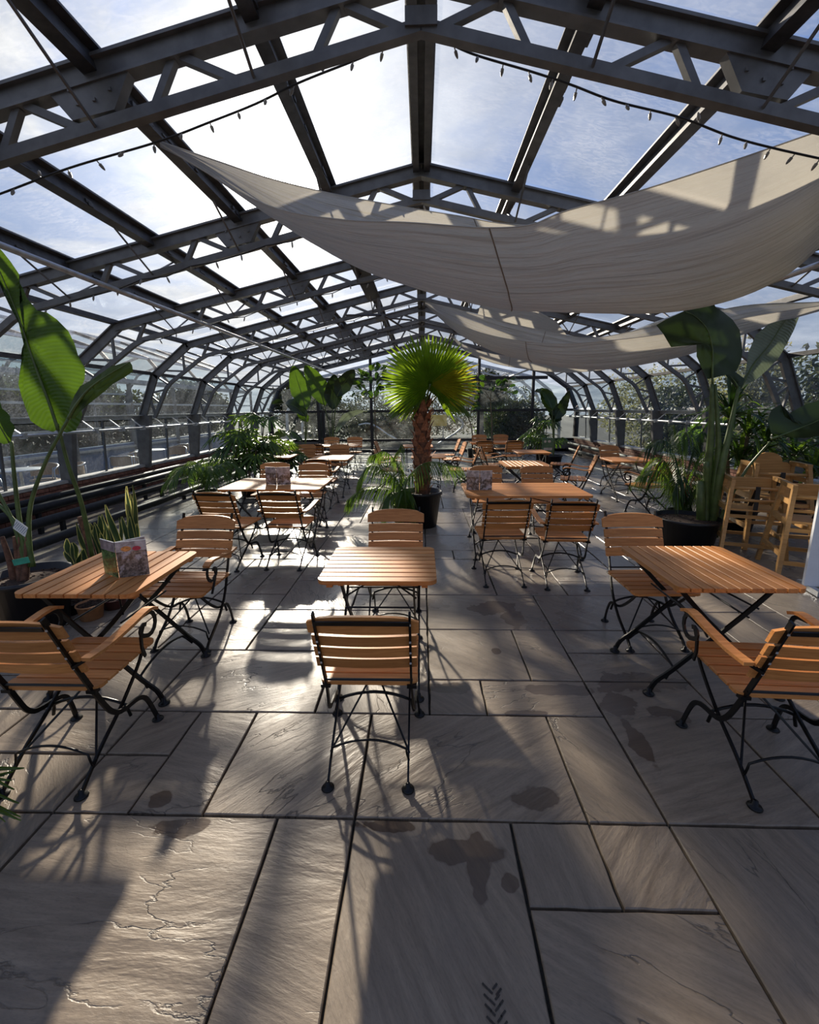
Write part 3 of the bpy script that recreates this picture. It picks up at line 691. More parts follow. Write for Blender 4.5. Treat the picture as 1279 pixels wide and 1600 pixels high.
def table(x, y, rz, Lx, Ly, n, label):
    root = empty('folding_table', (x, y, 0), math.radians(rz), label=label, cat='table', group='slatted folding tables')
    pw = Ly/n; g = .010; r = .05
    for i in range(n):
        yc = -Ly/2+pw*(i+.5); a, b = yc-pw/2+g/2, yc+pw/2-g/2; m = M()
        if i in (0, n-1):
            e = -1 if i == 0 else 1; yo = b if e > 0 else a; yi = a if e > 0 else b
            arc = [(Lx/2-r+r*math.sin(t), yo-e*r+e*r*math.cos(t)) for t in [math.pi/2-k*math.pi/10 for k in range(6)]]
            poly = [(-Lx/2, yi), (Lx/2, yi)]+arc+[(-px, py) for px, py in arc[::-1]]
            if e < 0: poly = poly[::-1]
            m.prism(poly, .712, .737)
        else: m.box((0, yc, .7245), (Lx, b-a, .025), None, .003)
        m.ob('table_slat', 'wood', root)
    for s in (-1, 1):
        M().box((s*(Lx/2-.07), 0, .700), (.035, Ly-.05, .024)).ob('batten', 'wood', root)
        M().box((s*(Lx/2-.13), 0, .698), (.03, Ly-.10, .020)).ob('batten', 'wood', root)
        for k, sg in ((0, 1), (1, -1)):
            xx = s*(Lx/2-.105-(.028 if k else 0)); h = Ly/2
            pts = bez([(xx, sg*(h-.07), .69), (xx, sg*h*.3, .50), (xx, -sg*h*.25, .315), (xx, -sg*(h*.72), .155), (xx, -sg*(h-.015), .085), (xx, -sg*(h+.02), .012)], 3)
            p = M().flatbar(pts, .026, .012).ob('leg', 'black_metal', root)
            M().lathe([(.031, 0), (.033, .005), (.028, .011), (.012, .015), (.011, .04)], 12, (xx, -sg*(h+.02), 0)).ob('foot_pad', 'black_metal', p, True)
    for k, sg in ((0, 1), (1, -1)):
        xx = Lx/2-.105-(.028 if k else 0); yy = -sg*(Ly/2*.60)
        pts = [(-xx, yy-sg*.07, .10), (-xx+.012, yy-sg*.04, .14)]+[(-xx*.90+t*xx*.90/4, yy-sg*.02, .165+.04*(1-((t-4)/4)**2)) for t in range(9)]+[(xx-.012, yy-sg*.04, .14), (xx, yy-sg*.07, .10)]
        M().tube(pts, .0075, 6).ob('arch_bar', 'black_metal', root, True)
        M().tube([(-xx, sg*.15, .50), (xx, sg*.15, .50)], .006, 6).ob('stretcher', 'black_metal', root)
    for s in (-1, 1): M().tube([(s*(Lx/2-.12), -Ly/2+.16, .56), (-s*(Lx/2-.12)*.1, Ly/2*.1, .66)], .0055, 6).ob('cross_brace', 'black_metal', root)
    return root
table(-.262, 2.555, 0, .69, .615, 9, 'small slatted table standing alone in the centre of the foreground')
table(1.73, 2.53, 90, .72, .70, 11, 'square slatted table at the right front beside the white board')
table(-1.885, 2.41, 90, .70, .68, 9, 'slatted table at the left front carrying a colourful menu card')
table(1.20, 5.03, 0, 1.40, .84, 12, 'long slatted table in the right row carrying a menu card')
table(-1.90, 5.47, 0, 1.28, .86, 12, 'long slatted table in the left row carrying a menu card')
table(1.79, 7.42, 90, .80, .78, 10, 'square sunlit slatted table third in the right row')
table(2.43, 9.52, 0, .72, .76, 10, 'small slatted table in front of the green picture sign')
table(2.03, 12.25, 0, 1.35, .72, 10, 'farthest right slatted table before the end wall')
table(-1.83, 8.5, 0, .78, .86, 10, 'square slatted table third in the left row')
table(-3.05, 8.85, 0, .72, .70, 10, 'small slatted table among the left palms')
table(-2.36, 11.45, 0, 1.30, .74, 10, 'farthest left slatted table before the end wall')
table(.13, 8.75, 0, .70, .74, 10, 'small slatted table behind the palm pot')
table(-.12, 11.1, 0, .80, .72, 10, 'small slatted table beyond the palm, near the end wall')
table(3.82, 7.98, 0, .78, .72, 10, 'slatted side table by the right plinth behind the feathery palm')

# menus: two or three stiff leaves standing on edge
def menu(x, y, rz, label, w=.145, h=.205, leaves=((0, 62), (1, -20), (1, 42)), mats=('menu_green', 'menu_print', 'menu_print'), prints=False):
    root = empty('menu_card', (x, y, .738), math.radians(rz), label=label, cat='menu', group='standing menu cards')
    spine = {}
    for i, (_, a) in enumerate(leaves):
        R = Matrix.Rotation(math.radians(a), 3, 'Z'); d = R@V((1, 0, 0)); nn = R@V((0, 1, 0))
        m = M().box(V((0, 0, h/2))+d*(w/2+.003), (w, .003, h), R)
        me = m.mesh('menu_leaf', mats[i]); lf = inst('menu_leaf', me, root)
        M().box(V((0, 0, h+.001))+d*(w/2+.003), (w, .0045, .003), R).ob('leaf_edge', 'paper_white', lf)
        if prints and i == 1:
            for cx_, cz_, rr, mt in ((.055, .172, .026, 'print_orange'), (.108, .170, .022, 'print_red')):
                k = 14; vs = [V((0, 0, 0))+d*(cx_+rr*math.cos(6.283*j/k))+V((0, 0, cz_+rr*.62*math.sin(6.283*j/k)))-nn*.0032 for j in range(k)]
                M().add(vs, [tuple(range(k))]).ob('food_picture', mt, lf)
    return root
p = atz(186, 903, .738)
menu(p.x, p.y, 0, 'glossy menu card with food pictures standing on the left front table', .155, .215, ((0, 152), (1, 22), (1, 52)), prints=True)
p = atz(437, 760, .738); menu(p.x-.07, p.y+.1, 0, 'menu card standing on the long left-hand table', .17, .23, ((0, 160), (1, 12)), ('menu_print', 'menu_print'))
p = atz(752, 769, .738); menu(p.x-.01, p.y+.12, 0, 'menu card standing on the left end of the long right-hand table', .15, .23, ((0, 165), (1, 8)), ('menu_print', 'menu_print'))
# green picture sign on a short stand behind the small right table
p = aty(855, 705, 10.2)
g = empty('picture_sign', (p.x, 10.2, 0), 0, label='green picture sign on a dark stand behind the small right-hand table', cat='sign')
M().box((0, 0, .80), (.27, .02, .36), None, .004).ob('panel', 'sign_green', g)
M().box((0, .03, .36), (.05, .03, .72)).box((0, .03, .01), (.3, .25, .02)).ob('stand', 'black_metal', g)
for cx_, rr in ((-.07, .03), (.03, .036)): M().add([(cx_+rr*math.cos(6.283*k/12), -.0115, .90+.03*math.sin(6.283*k/12)) for k in range(12)], [tuple(range(12))]).ob('picture', 'sill', g)
M().box((.0, -.0115, .72), (.2, .003, .06)).ob('printed_band', 'sill', g)

# high chairs stacked by the right wall
def highchair(name_label, loc, rz, tilt=0, arch_back=False, lean=0):
    root = empty('high_chair', loc, math.radians(rz), label=name_label, cat='high chair', group='wooden high chairs by the right wall')
    Rm = lambda p: V(p)
    wt, wb, D = .19, .25, .0
    for s in (-1, 1):
        m = M(); m.flatbar([(s*wb, -.26, 0), (s*.19, -.12, .73)], .042, .030, (1, 0, 0)).ob('front_leg', 'pale_wood', root)
        M().flatbar([(s*wb, .26, 0), (s*.19, .12, .73)], .042, .030, (1, 0, 0)).ob('rear_leg', 'pale_wood', root)
        M().bar((s*.19, -.14, .735), (s*.19, .14, .735), .034, .036).ob('arm_rail', 'pale_wood', root)
        M().bar((s*.238, -.215, .20), (s*.238, .215, .20), .022, .034).ob('side_rung', 'pale_wood', root)
        M().bar((s*.215, -.17, .46), (s*.215, .17, .46), .02, .05).ob('side_panel', 'pale_wood', root)
        M().bar((s*.2, -.14, .61), (s*.2, .14, .61), .018, .04).ob('side_panel', 'pale_wood', root)
    for y, z, h_ in ((-.235, .14, .030), (-.18, .40, .030), (.22, .14, .030)):
        hw = .25-.06*z/.73; M().bar((-hw, y, z), (hw, y, z), .024, h_).ob('cross_rung', 'pale_wood', root)
    M().tube([(-.19, -.135, .66), (.19, -.135, .66)], .014, 10).ob('front_bar', 'pale_wood', root, True)
    M().tube([(-.2, -.15, .55), (.2, -.15, .55)], .014, 10).ob('front_bar', 'pale_wood', root, True)
    M().box((0, .0, .455), (.38, .30, .018)).ob('seat', 'pale_wood', root)
    if arch_back:
        pol = [(-.19, .56), (.19, .56), (.19, .70), (.15, .74), (.11, .745)]+[(.11*math.cos(a), .745+.085*math.sin(a)) for a in [math.pi*k/10 for k in range(1, 10)]]+[(-.11, .745), (-.15, .74), (-.19, .70)]
        M().prism(pol, .115, .133, 'y').ob('backrest', 'pale_wood', root)
    else: M().box((0, .13, .67), (.36, .016, .12), None, .004).ob('backrest', 'pale_wood', root)
    b = M().bar((0, -.152, .68), (0, -.155, .46), .035, .005, (0, 1, 0)); b.flatbar([(0, -.15, .68), (0, -.02, .5), (0, 0, .47)], .004, .035, (1, 0, 0)); b.ob('strap', 'dark_rubber', root)
    return root
for a in (('wooden high chair nearest the white board', (3.93, 4.22, 0), -24, False, 1.24, 0), ('wooden high chair left of the pair, leaning by the big plant pot', (3.78, 4.86, 0), -22, False, 1.20, 0),
          ('wooden high chair with an arched back, at the rear of the group', (4.28, 5.22, 0), -14, True, 1.36, 0)):
    h_ = highchair(a[0], a[1], a[2], arch_back=a[3]); h_.scale = (a[4],)*3
bd = empty('display_board', (3.545, 3.80, 0), math.radians(-12), label='blank white display board standing at the right edge', cat='board')
M().box((.40, 0, .80), (.80, .03, 1.50), None, .006).ob('panel', 'white_board', bd)
M().box((.06, 0, .03), (.05, .30, .05)).box((.74, 0, .03), (.05, .30, .05)).ob('foot', 'galvanised', bd)

# ================================================================== PLANTS
def blade(P, Wd, S, nt_=18, fold=.15, mat='banana_leaf', tip=.55, tears=0, wav=.012, parent=None, name='leaf', droop=0.0, base=.25):
    """one broad leaf: P midrib control points, Wd half width, S side direction"""
    pts = bez(P, 8); k = len(pts); vs = []; uv = []; S = V(S).normalized(); nc = 3; m = M(); tr = set(random.sample(range(4, k-3), tears)) if tears else set()
    cols = []
    for i, p in enumerate(pts):
        t = i/(k-1); d = (pts[min(i+1, k-1)]-pts[max(i-1, 0)]).normalized()
        sd_ = (S-d*S.dot(d)).normalized(); nn = d.cross(sd_)
        wv = Wd*(min(1, (t/base+.02))**.55 if t < base else 1)*((1-((t-base)/(1-base))**(1/tip*1.3))**.62 if t > base else 1)+.003
        for j in range(-nc, nc+1):
            q = j/nc
            off = nn*(-fold*Wd*abs(q)**1.4*(1+0)+wav*math.sin(i*1.9+q*2)*abs(q))+V((0, 0, -droop*Wd*q*q))
            vs.append(p+sd_*(q*wv)+off); uv.append((t, .5+.5*q))
    n = 2*nc+1; fs = []
    for i in range(k-1):
        for j in range(n-1):
            if i in tr and (j < nc) == (i % 2 == 0): continue
            fs.append((i*n+j, i*n+j+1, (i+1)*n+j+1, (i+1)*n+j))
    m.add(vs, fs); m.uv = uv
    o = m.ob(name, mat, parent, True)
    M().tube(pts[:int(k*.97)], [max(.0025, Wd*.055*(1-i/k)) for i in range(int(k*.97))], 5).ob('midrib', 'stem_green', o, True)
    return o
def pot(root, r, h, mat='black_plastic', x=0, y=0, soil='soil', taper=.78):
    o = M().lathe([(r*taper, 0), (r*.96, h*.92), (r*1.03, h*.92), (r*1.03, h), (r*.95, h), (r*.93, h*.86)], 32, (x, y, 0)).ob('pot', mat, root, True)
    d = M(); d.lathe([(.001, h*.89), (r*.5, h*.90), (r*.945, h*.87)], 28, (x, y, 0))
    for _ in range(90):
        a = rnd(0, 6.28); rr = r*.88*math.sqrt(random.random()); s_ = rnd(.008, .022); d.box((x+rr*math.cos(a), y+rr*math.sin(a), h*.89), (s_, s_*.8, s_*.7), Matrix.Rotation(rnd(0, 3), 3, 'X'))
    d.ob('soil', soil, root)
    return o
def stalk(root, pts, r0, r1, mat='stem_green', name='stem'):
    p = bez(pts, 6); n = len(p); return M().tube(p, [r0+(r1-r0)*i/(n-1) for i in range(n)], 8).ob(name, mat, root, True)
def L(root, pts): return [V(p)-root.location for p in pts]
side = rt
# ---- front-left bird of paradise, two rooted clumps
a = empty('bird_of_paradise', (-3.10, 3.05, 0), label='tall broad-leaved plant in a black pot beside the left front table', cat='plant')
pot(a, .27, .45)
for q in (((48, 885), (46, 800), (70, 725), (108, 652)), ((42, 885), (30, 810), (22, 740), (18, 690)), ((40, 885), (22, 820), (-8, 760)), ((52, 885), (40, 840), (10, 800), (-25, 770))):
    stalk(a, L(a, [aty(*p_, 3.05) for p_ in q]), .018, .010)
for dx in (-.05, .0, .05, .02): stalk(a, [(dx-.07, rnd(-.04, .04), .38), (dx*1.3-.06, 0, .55), (dx*2-.05, 0, .75)], .03, .015, 'bark', 'leaf_base')
LEAF_A = a
blade(L(a, [aty(15, 692, 3.05), aty(-15, 640, 3.0), aty(-60, 560, 2.9)]), .12, side, mat='banana_leaf', parent=a)
lb = M().box((0, 0, 0), (.115, .002, .085)).ob('label_tag', 'paper_white', a); lb.location = aty(32, 825, 2.86)-a.location; lb.rotation_euler = (0, .55, -.2)
st_ = M()
for k in range(7): st_.box((-.048+.016*k, -.0018, 0), (.005, .001, .066), Matrix.Rotation(.35, 3, 'Y'))
s_ = st_.ob('printed_stripe', 'ink_blue', lb)
lb2 = M().box((0, 0, 0), (.10, .002, .045)).ob('price_tag', 'tag_green', a); lb2.location = aty(33, 877, 2.80)-a.location; lb2.rotation_euler = (0, -.15, .3)
b = empty('bird_of_paradise', (aty(142, 850, 3.55).x, 3.55, 0), label='giant backlit green leaf on a long stalk rising behind the menu card', cat='plant')
pot(b, .17, .30)
stalk(b, L(b, [aty(144, 868, 3.5), aty(128, 790, 3.42), aty(106, 725, 3.34), aty(90, 662, 3.3)]), .020, .011)
stalk(b, [(0, 0, .25), (-.01, 0, .5), (-.06, 0, .78)], .04, .022, 'bark', 'leaf_base')
LEAF_B = b
# snake plants
def snake(name_label, x, y, n, hmin, hmax, spread, edge=True, r=.13, potmat='black_plastic'):
    root = empty('snake_plant', (x, y, 0), label=name_label, cat='plant', group='snake plants by the left pipes'); pot(root, r, .2, potmat)
    for k in range(n):
        a_ = rnd(0, 6.28); rr = spread*math.sqrt(random.random()); hh = rnd(hmin, hmax); bx, by = rr*math.cos(a_), rr*math.sin(a_); w_ = rnd(.015, .023)
        tx = bx*1.6+rnd(-.06, .06); ty = by*1.5; tw = rnd(-1, 1); m = M(); e = M(); vs = []; ve = []
        nseg = 10
        for i in range(nseg+1):
            t = i/nseg; ww = w_*(.55+.9*t)*(1 if t < .6 else max(.03, 1-((t-.6)/.4)**2)); ang = tw+t*1.0
            cxx = bx+(tx-bx)*t+.012*math.sin(t*7+k); cyy = by+(ty-by)*t; z = .16+hh*t; dx, dy = math.cos(ang), math.sin(ang)
            vs += [(cxx-dx*ww, cyy-dy*ww, z), (cxx+dy*.006, cyy-dx*.006, z), (cxx+dx*ww, cyy+dy*ww, z)]
            for s in (-1, 1): ve += [(cxx+s*dx*ww, cyy+s*dy*ww, z), (cxx+s*dx*(ww+.006), cyy+s*dy*(ww+.006), z)]
        fs = [(3*i+j, 3*i+j+1, 3*i+4+j, 3*i+3+j) for i in range(nseg) for j in (0, 1)]
        o = m.add(vs, fs).ob('leaf', 'sansevieria', root, True)
        if edge: e.add(ve, [(4*i+j, 4*i+j+1, 4*i+5+j, 4*i+4+j) for i in range(nseg) for j in (0, 2)]).ob('leaf_edge', 'sansevieria_edge', o)
p = aty(208, 870, 3.75); snake('snake plant with yellow-edged leaves right of the menu card', p.x, 3.75, 12, .50, .86, .075)
p = aty(165, 870, 3.95); snake('green snake plant behind the menu card', p.x, 3.95, 16, .32, .58, .13, True, .17)
p = aty(120, 880, 3.75); snake('low snake plant by the pipes, left of the menu card', p.x, 3.75, 8, .18, .36, .08, True, .12)
for (px_, py_, yy, r_, h_, mt, lab) in ((144, 965, 3.2, .10, .13, 'terracotta', 'small ochre plant pot on the floor under the left front table'), (112, 958, 3.35, .085, .10, 'black_plastic', 'small black plant pot on the floor left of the ochre pot'), (180, 948, 3.42, .10, .09, 'maroon_pot', 'low reddish plant pot right of the ochre pot')):
    p = atz(px_, py_); g = empty('plant_pot', (p.x, p.y, 0), label=lab, cat='pot'); pot(g, r_, h_, mt)

# fan leaf
def fan(root, c, R, nrm, upd, span=300, n=46, mat='fan_leaf', split=.55, cup=.12, droop=.1, jag=.18, yellow=None):
    c = V(c); nrm = V(nrm).normalized(); u = (V(upd)-nrm*V(upd).dot(nrm)).normalized(); x = u.cross(nrm)
    m = M(); uv = []; vs = []; fs = []; mi = []
    for k in range(n):
        a0 = math.radians(-span/2+span*k/n); a1 = math.radians(-span/2+span*(k+1)/n); am = (a0+a1)/2
        Rk = R*(1-.22*(abs(am)/math.radians(span/2))**2)*rnd(1-jag, 1.02); ridge = .022
        def P(a, r, h): 
            d = u*math.cos(a)+x*math.sin(a); t = r/R
            return c+d*r+nrm*(h+cup*R*t*t)+V((0, 0, -droop*R*t**3*1.0))
        b = len(vs); rows = [(.05, 1), (.3, 1), (split, 1), (split+.18, .72), (.9, .38), (1.0, .04)]; sw = rnd(-.03, .03)
        for r, wd in rows:
            rr = Rk*r; da = (a1-a0)/2*wd; sw_ = sw*max(0, r-split)
            for a, h in ((am-da+sw_, 0), (am+sw_, ridge*min(1, r*2)*wd), (am+da+sw_, 0)):
                vs.append(P(a, rr, h)); uv.append((k/n, r))
        for i in range(len(rows)-1):
            for j in (0, 1): fs.append((b+3*i+j, b+3*i+j+1, b+3*i+4+j, b+3*i+3+j)); mi.append(1 if (yellow and yellow(math.degrees(am))) else 0)
    m.add(vs, fs); m.uv = uv
    o = m.ob('fan_leaf', [mat, 'fan_leaf_yellow'], root, False)
    o.data.polygons.foreach_set('material_index', mi); return o
def frond(root, P, ll, n=26, mat='palm_leaf', wd=.011, sag=.35, name='frond', ang=55, S=None, tipup=0):
    pts = bez(P, 6); k = len(pts); m = M(); vs = []; fs = []; uv = []
    for s in (-1, 1):
        for i in range(n):
            t = .12+.87*i/n; q = t*(k-1); i0 = int(q); p = pts[i0].lerp(pts[min(i0+1, k-1)], q-i0)
            d = (pts[min(i0+1, k-1)]-pts[max(i0-1, 0)]).normalized()
            sd_ = d.cross(V((0, 0, 1))) if S is None else V(S)-d*V(S).dot(d)
            if sd_.length < .1: sd_ = V((1, 0, 0))
            sd_.normalize(); u = sd_.cross(d)
            lg = ll*math.sin(math.pi*(t*.8+.14))**.7*rnd(.85, 1.1); a_ = math.radians(ang*(1-.45*t)+rnd(-6, 6))
            dr = (sd_*s*math.sin(a_)+d*math.cos(a_)+u*rnd(.1, .3)*s*0+V((0, 0, .18))).normalized()
            b = len(vs); wv = dr.cross(V((0, 0, 1))).normalized() if abs(dr.z) < .95 else sd_
            for j, (tt, ww) in enumerate(((0, .5), (.35, 1), (.7, .75), (1, .05))):
                c = p+dr*(lg*tt)+V((0, 0, -sag*lg*tt*tt))
                vs += [c-wv*wd*ww+V((0, 0, .003)), c+wv*wd*ww]; uv += [(0, tt), (1, tt)]
            fs += [(b+2*j, b+2*j+1, b+2*j+3, b+2*j+2) for j in range(3)]
    m.add(vs, fs); m.uv = uv; o = m.ob(name, mat, root)
    M().tube(pts, [.008*(1-.7*i/k) for i in range(k)], 5).ob('rachis', 'stem_green', o); return o
# ---- central fan palm
pc = empty('fan_palm', (-.02, 6.05, 0), label='fan palm with shaggy brown trunk in a tall black pot, centre of the hall', cat='palm')
pot(pc, .285, .52, x=.02, taper=.74)
tr = stalk(pc, [(.02, 0, .42), (.03, 0, .8), (.01, 0, 1.25), (.0, 0, 1.85)], .105, .09, 'bark', 'trunk')
for k in range(64):
    z = .50+1.30*(k/64); a_ = k*2.4+rnd(-.2, .2); r0 = .098; d = V((math.cos(a_), math.sin(a_), 0)); t = V((-math.sin(a_), math.cos(a_), 0)); c = V((.02, 0, z))
    w_ = .06; ln = rnd(.12, .18); out_ = rnd(.04, .12)
    m = M(); m.add([c+d*r0-t*w_, c+d*r0+t*w_, c+d*(r0+out_*.4)+t*w_*.6+V((0, 0, ln*.6)), c+d*(r0+out_*.4)-t*w_*.6+V((0, 0, ln*.6)), c+d*(r0+out_)+t*.012+V((0, 0, ln)), c+d*(r0+out_)-t*.012+V((0, 0, ln)), c+d*(r0+.02)+V((0, 0, ln*.5))],
          [(0, 1, 2, 3), (3, 2, 4, 5), (0, 3, 6), (1, 6, 2)])
    m.ob('leaf_boot', 'husk', tr)
hub = aty(672, 600, 5.85)-pc.location
yel = lambda a_: (62 < a_ < 122) or (48 < a_ < 135 and random.random() < .45)
for k, (c, R, nrm, upd, mt, sp) in enumerate(((hub, .76, (.04, -1, .12), (0, .1, 1), 'fan_leaf', 306), (hub+V((-.10, .22, -.02)), .74, (-.35, -.9, .2), (-.30, 0, 1), 'fan_leaf', 280), (hub+V((.05, .30, .0)), .74, (.4, -.85, .25), (.35, 0, 1), 'fan_leaf', 280),
        (hub+V((-.12, .28, -.08)), .58, (-.5, -.3, .8), (-1, .2, .1), 'palm_leaf', 250), (hub+V((.14, .32, -.10)), .55, (.5, -.2, .8), (1, .2, -.05), 'palm_leaf', 250), (hub+V((0, .5, .02)), .62, (0, .8, .5), (0, .4, 1), 'fan_leaf', 270))):
    f = fan(pc, c, R, nrm, upd, sp, 62, mt, .60 if k == 0 else .5, .10, .06 if k < 3 else .3, yellow=yel if k == 0 else None)
    stalk(pc, [(0, 0, 1.62), (c.x*.4, c.y*.4, 1.72), c], .018, .010, 'stem_green', 'petiole')
for k in range(7):
    a_ = -2.6+k*.55; stalk(pc, [(.03*math.cos(a_), .03*math.sin(a_), 1.70), (.2*math.cos(a_), .2*math.sin(a_), 1.80), (.33*math.cos(a_), .3*math.sin(a_), 1.62)], .006, .002, 'husk', 'dry_fibre')
# ---- small palm leaning before it
ar = empty('feather_palm', (-.27, 5.92, 0), label='small feathery palm in a brown pot against the tall black pot', cat='palm')
pot(ar, .155, .36, 'maroon_pot')
for q, s_ in ((((0, 0, .36), (-.12, -.05, .75), (-.42, -.1, .95), (-.62, -.1, .72)), .22), (((0, 0, .36), (.08, -.1, .75), (.35, -.2, .98), (.80, -.25, .92)), .24), (((0, 0, .36), (-.2, 0, .58), (-.55, -.05, .60), (-.80, -.05, .42)), .22),
              (((0, 0, .36), (-.05, .1, .8), (-.25, .2, 1.08), (-.50, .25, 1.02)), .22), (((0, 0, .36), (.02, -.15, .6), (.04, -.3, .55), (.06, -.38, .30)), .18), (((0, 0, .36), (-.05, 0, .7), (-.08, .05, 1.0), (-.02, .1, 1.2)), .2), (((0, 0, .36), (-.1, -.1, .55), (-.22, -.22, .5), (-.3, -.3, .3)), .16)):
    frond(ar, q, s_*1.25, 46, wd=.009, sag=1.5)
for k in range(8): stalk(ar, [(rnd(-.05, .05), rnd(-.05, .05), .3), (rnd(-.07, .07), rnd(-.07, .07), .6)], .008, .005)

# ---- rhapis (lady palms) at the left windows
def rhapis(x, y, h, n, label, sp=.25, size=.26, r=.2):
    root = empty('lady_palm', (x, y, 0), label=label, cat='palm'); pot(root, r, .3)
    for k in range(n):
        a_ = k*2.4; rr = sp*.5*math.sqrt(k/n); bx, by = rr*math.cos(a_), rr*math.sin(a_); hh = h*rnd(.45, 1.0)
        stalk(root, [(bx, by, .2), (bx*1.5, by*1.5, hh*.6), (bx*2, by*2, hh)], .012, .010, 'stem_brown')
        for j in range(5):
            b_ = j*1.256+k; z = hh-rnd(0, .35*hh); c = V((bx*2+math.cos(b_)*.24, by*2+math.sin(b_)*.24, z+.10))
            nn = V((math.cos(b_)*.5, math.sin(b_)*.5, .75)); fan(root, c, size*rnd(.8, 1.15), nn, (math.cos(b_), math.sin(b_), .15), 230, 9, random.choice(('palm_leaf', 'palm_leaf', 'deep_leaf')), .22, .1, .45)
            stalk(root, [(bx*2, by*2, z), c], .004, .003, name='petiole')
rhapis(aty(385, 700, 8.3).x, 8.3, 1.75, 9, 'tall lady palm with splayed fingered leaves by the left windows', .40, .36)
rhapis(aty(408, 720, 8.9).x+.3, 9.3, 1.15, 6, 'lower lady palm beside the small left table', .3, .32)
fp = empty('feather_palm', (aty(322, 760, 7.2).x, 7.2, 0), label='low arching palm under the left windows, by the pipe end', cat='palm'); pot(fp, .2, .3)
for k in range(11):
    a_ = k*.571+.2; frond(fp, [(0, 0, .3), (.12*math.cos(a_), .12*math.sin(a_), .62), (.38*math.cos(a_), .38*math.sin(a_), rnd(.72, .85)), (.66*math.cos(a_), .66*math.sin(a_), rnd(.45, .65))], .30, 34, 'palm_leaf', .008, 1.0)
# small spiky palm tips at lower left edge
sp_ = empty('spiky_plant', (aty(-95, 1230, 1.35).x, 1.35, 0), label='spiky yellow-green plant poking in at the lower left edge', cat='plant'); pot(sp_, .12, .16)
for k in range(16):
    a_ = rnd(-.9, 1.1); ln = rnd(.24, .36); z = rnd(.14, .28); d = V((math.cos(a_), math.sin(a_)*.5, 0))
    blade([V((0, 0, .14)), d*ln*.5+V((0, 0, z)), d*ln+V((0, 0, z-rnd(.0, .10)))], .007, V((0, 0, 1)), mat='palm_leaf', parent=sp_, wav=.0, fold=.3)

# ---- strelitzias and figs at the back
def broad(label, x, y, potd, leaves, mat='banana_leaf', hw=.20, px=True):
    root = empty('broad_leaved_plant', (x, y, 0), label=label, cat='plant'); pot(root, *potd)
    for q, w_, mt in leaves:
        pts = [aty(*p_, y+(.12 if i_ else 0))-root.location for i_, p_ in enumerate(q)]
        stalk(root, [(0, 0, potd[1]*.8), (pts[0].x*.4, 0, pts[0].z*.6), pts[0]], .022, .012)
        blade(pts, w_, side+V((0, .3, -.1)), mat=mt, parent=root, fold=.25, tip=.9, base=.3)
    return root
yy = 12.6
broad('strelitzia with upright leaves at the back left, left clump', aty(476, 700, yy).x, yy, (.26, .35), (
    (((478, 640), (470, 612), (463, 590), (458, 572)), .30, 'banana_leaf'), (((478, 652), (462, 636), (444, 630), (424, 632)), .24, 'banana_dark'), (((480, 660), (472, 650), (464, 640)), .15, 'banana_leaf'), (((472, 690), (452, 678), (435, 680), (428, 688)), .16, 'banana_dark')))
broad('strelitzia with three big upright leaves before the dark end post', aty(519, 700, 13.4).x, 13.4, (.26, .35), (
    (((507, 634), (500, 612), (488, 590), (476, 572)), .33, 'banana_leaf'), (((519, 640), (520, 618), (521, 600), (522, 585)), .28, 'banana_dark'), (((526, 620), (535, 602), (545, 588), (553, 577)), .26, 'banana_dark'), (((524, 675), (540, 652), (560, 642), (577, 641)), .12, 'banana_pale')))
def fig(label, x, y, q, r=.16, n=44, top=None, lw=.15):
    root = empty('fiddle_leaf_fig', (x, y, 0), label=label, cat='tree'); pot(root, .2, .3)
    t = [aty(*p_, y)-root.location for p_ in q]; stalk(root, [(0, 0, .25)]+t, .025, .012, 'stem_brown', 'trunk')
    c = t[-1]; me = []
    for k in range(n):
        d = V((rnd(-1, 1), rnd(-.7, .7), rnd(-.7, .9))); p0 = c+V((d.x*top[0], d.y*.4, d.z*top[1])); o = V((d.x, d.y, rnd(-.2, .7))).normalized()*rnd(.2, .30)
        blade([p0, p0+o*.5+V((0, 0, .02)), p0+o], rnd(.7, 1.05)*lw*.62, V((rnd(-1, 1), rnd(-1, 1), .3)), mat='deep_leaf' if k % 3 else 'banana_leaf', parent=root, wav=.008, base=.5)
    for k in range(5): stalk(root, [c*.8, c+V((rnd(-1, 1)*top[0], 0, rnd(-.5, .5)*top[1]))], .010, .006, 'stem_brown', 'branch')
fig('fiddle-leaf fig with a dark bushy head at the left of the palm crown', aty(588, 700, 14.6).x, 14.6, ((587, 680), (585, 630), (583, 600)), top=(.55, .65), n=56)
fig('thin fiddle-leaf fig right of the palm, before the end wall', aty(738, 700, 14.8).x, 14.8, ((737, 672), (731, 650), (728, 636)), top=(.35, .35), n=18)
fig('fiddle-leaf fig behind the right edge of the palm crown', aty(768, 700, 15.4).x, 15.4, ((768, 660), (766, 628), (768, 605)), top=(.7, .35), n=34)
broad('strelitzia at the back right behind the green picture sign', aty(865, 700, 12.2).x, 12.2, (.25, .35), (
    (((862, 650), (856, 628), (846, 616), (835, 612)), .26, 'banana_dark'), (((866, 655), (874, 640), (880, 628), (888, 610)), .20, 'banana_dark'), (((864, 660), (866, 648), (868, 636)), .22, 'banana_dark'), (((862, 640), (855, 622), (845, 608)), .18, 'banana_leaf')))
rhapis(aty(850, 700, 13).x, 13.2, 1.45, 8, 'bushy lady palm behind the green picture sign', .5, .30)

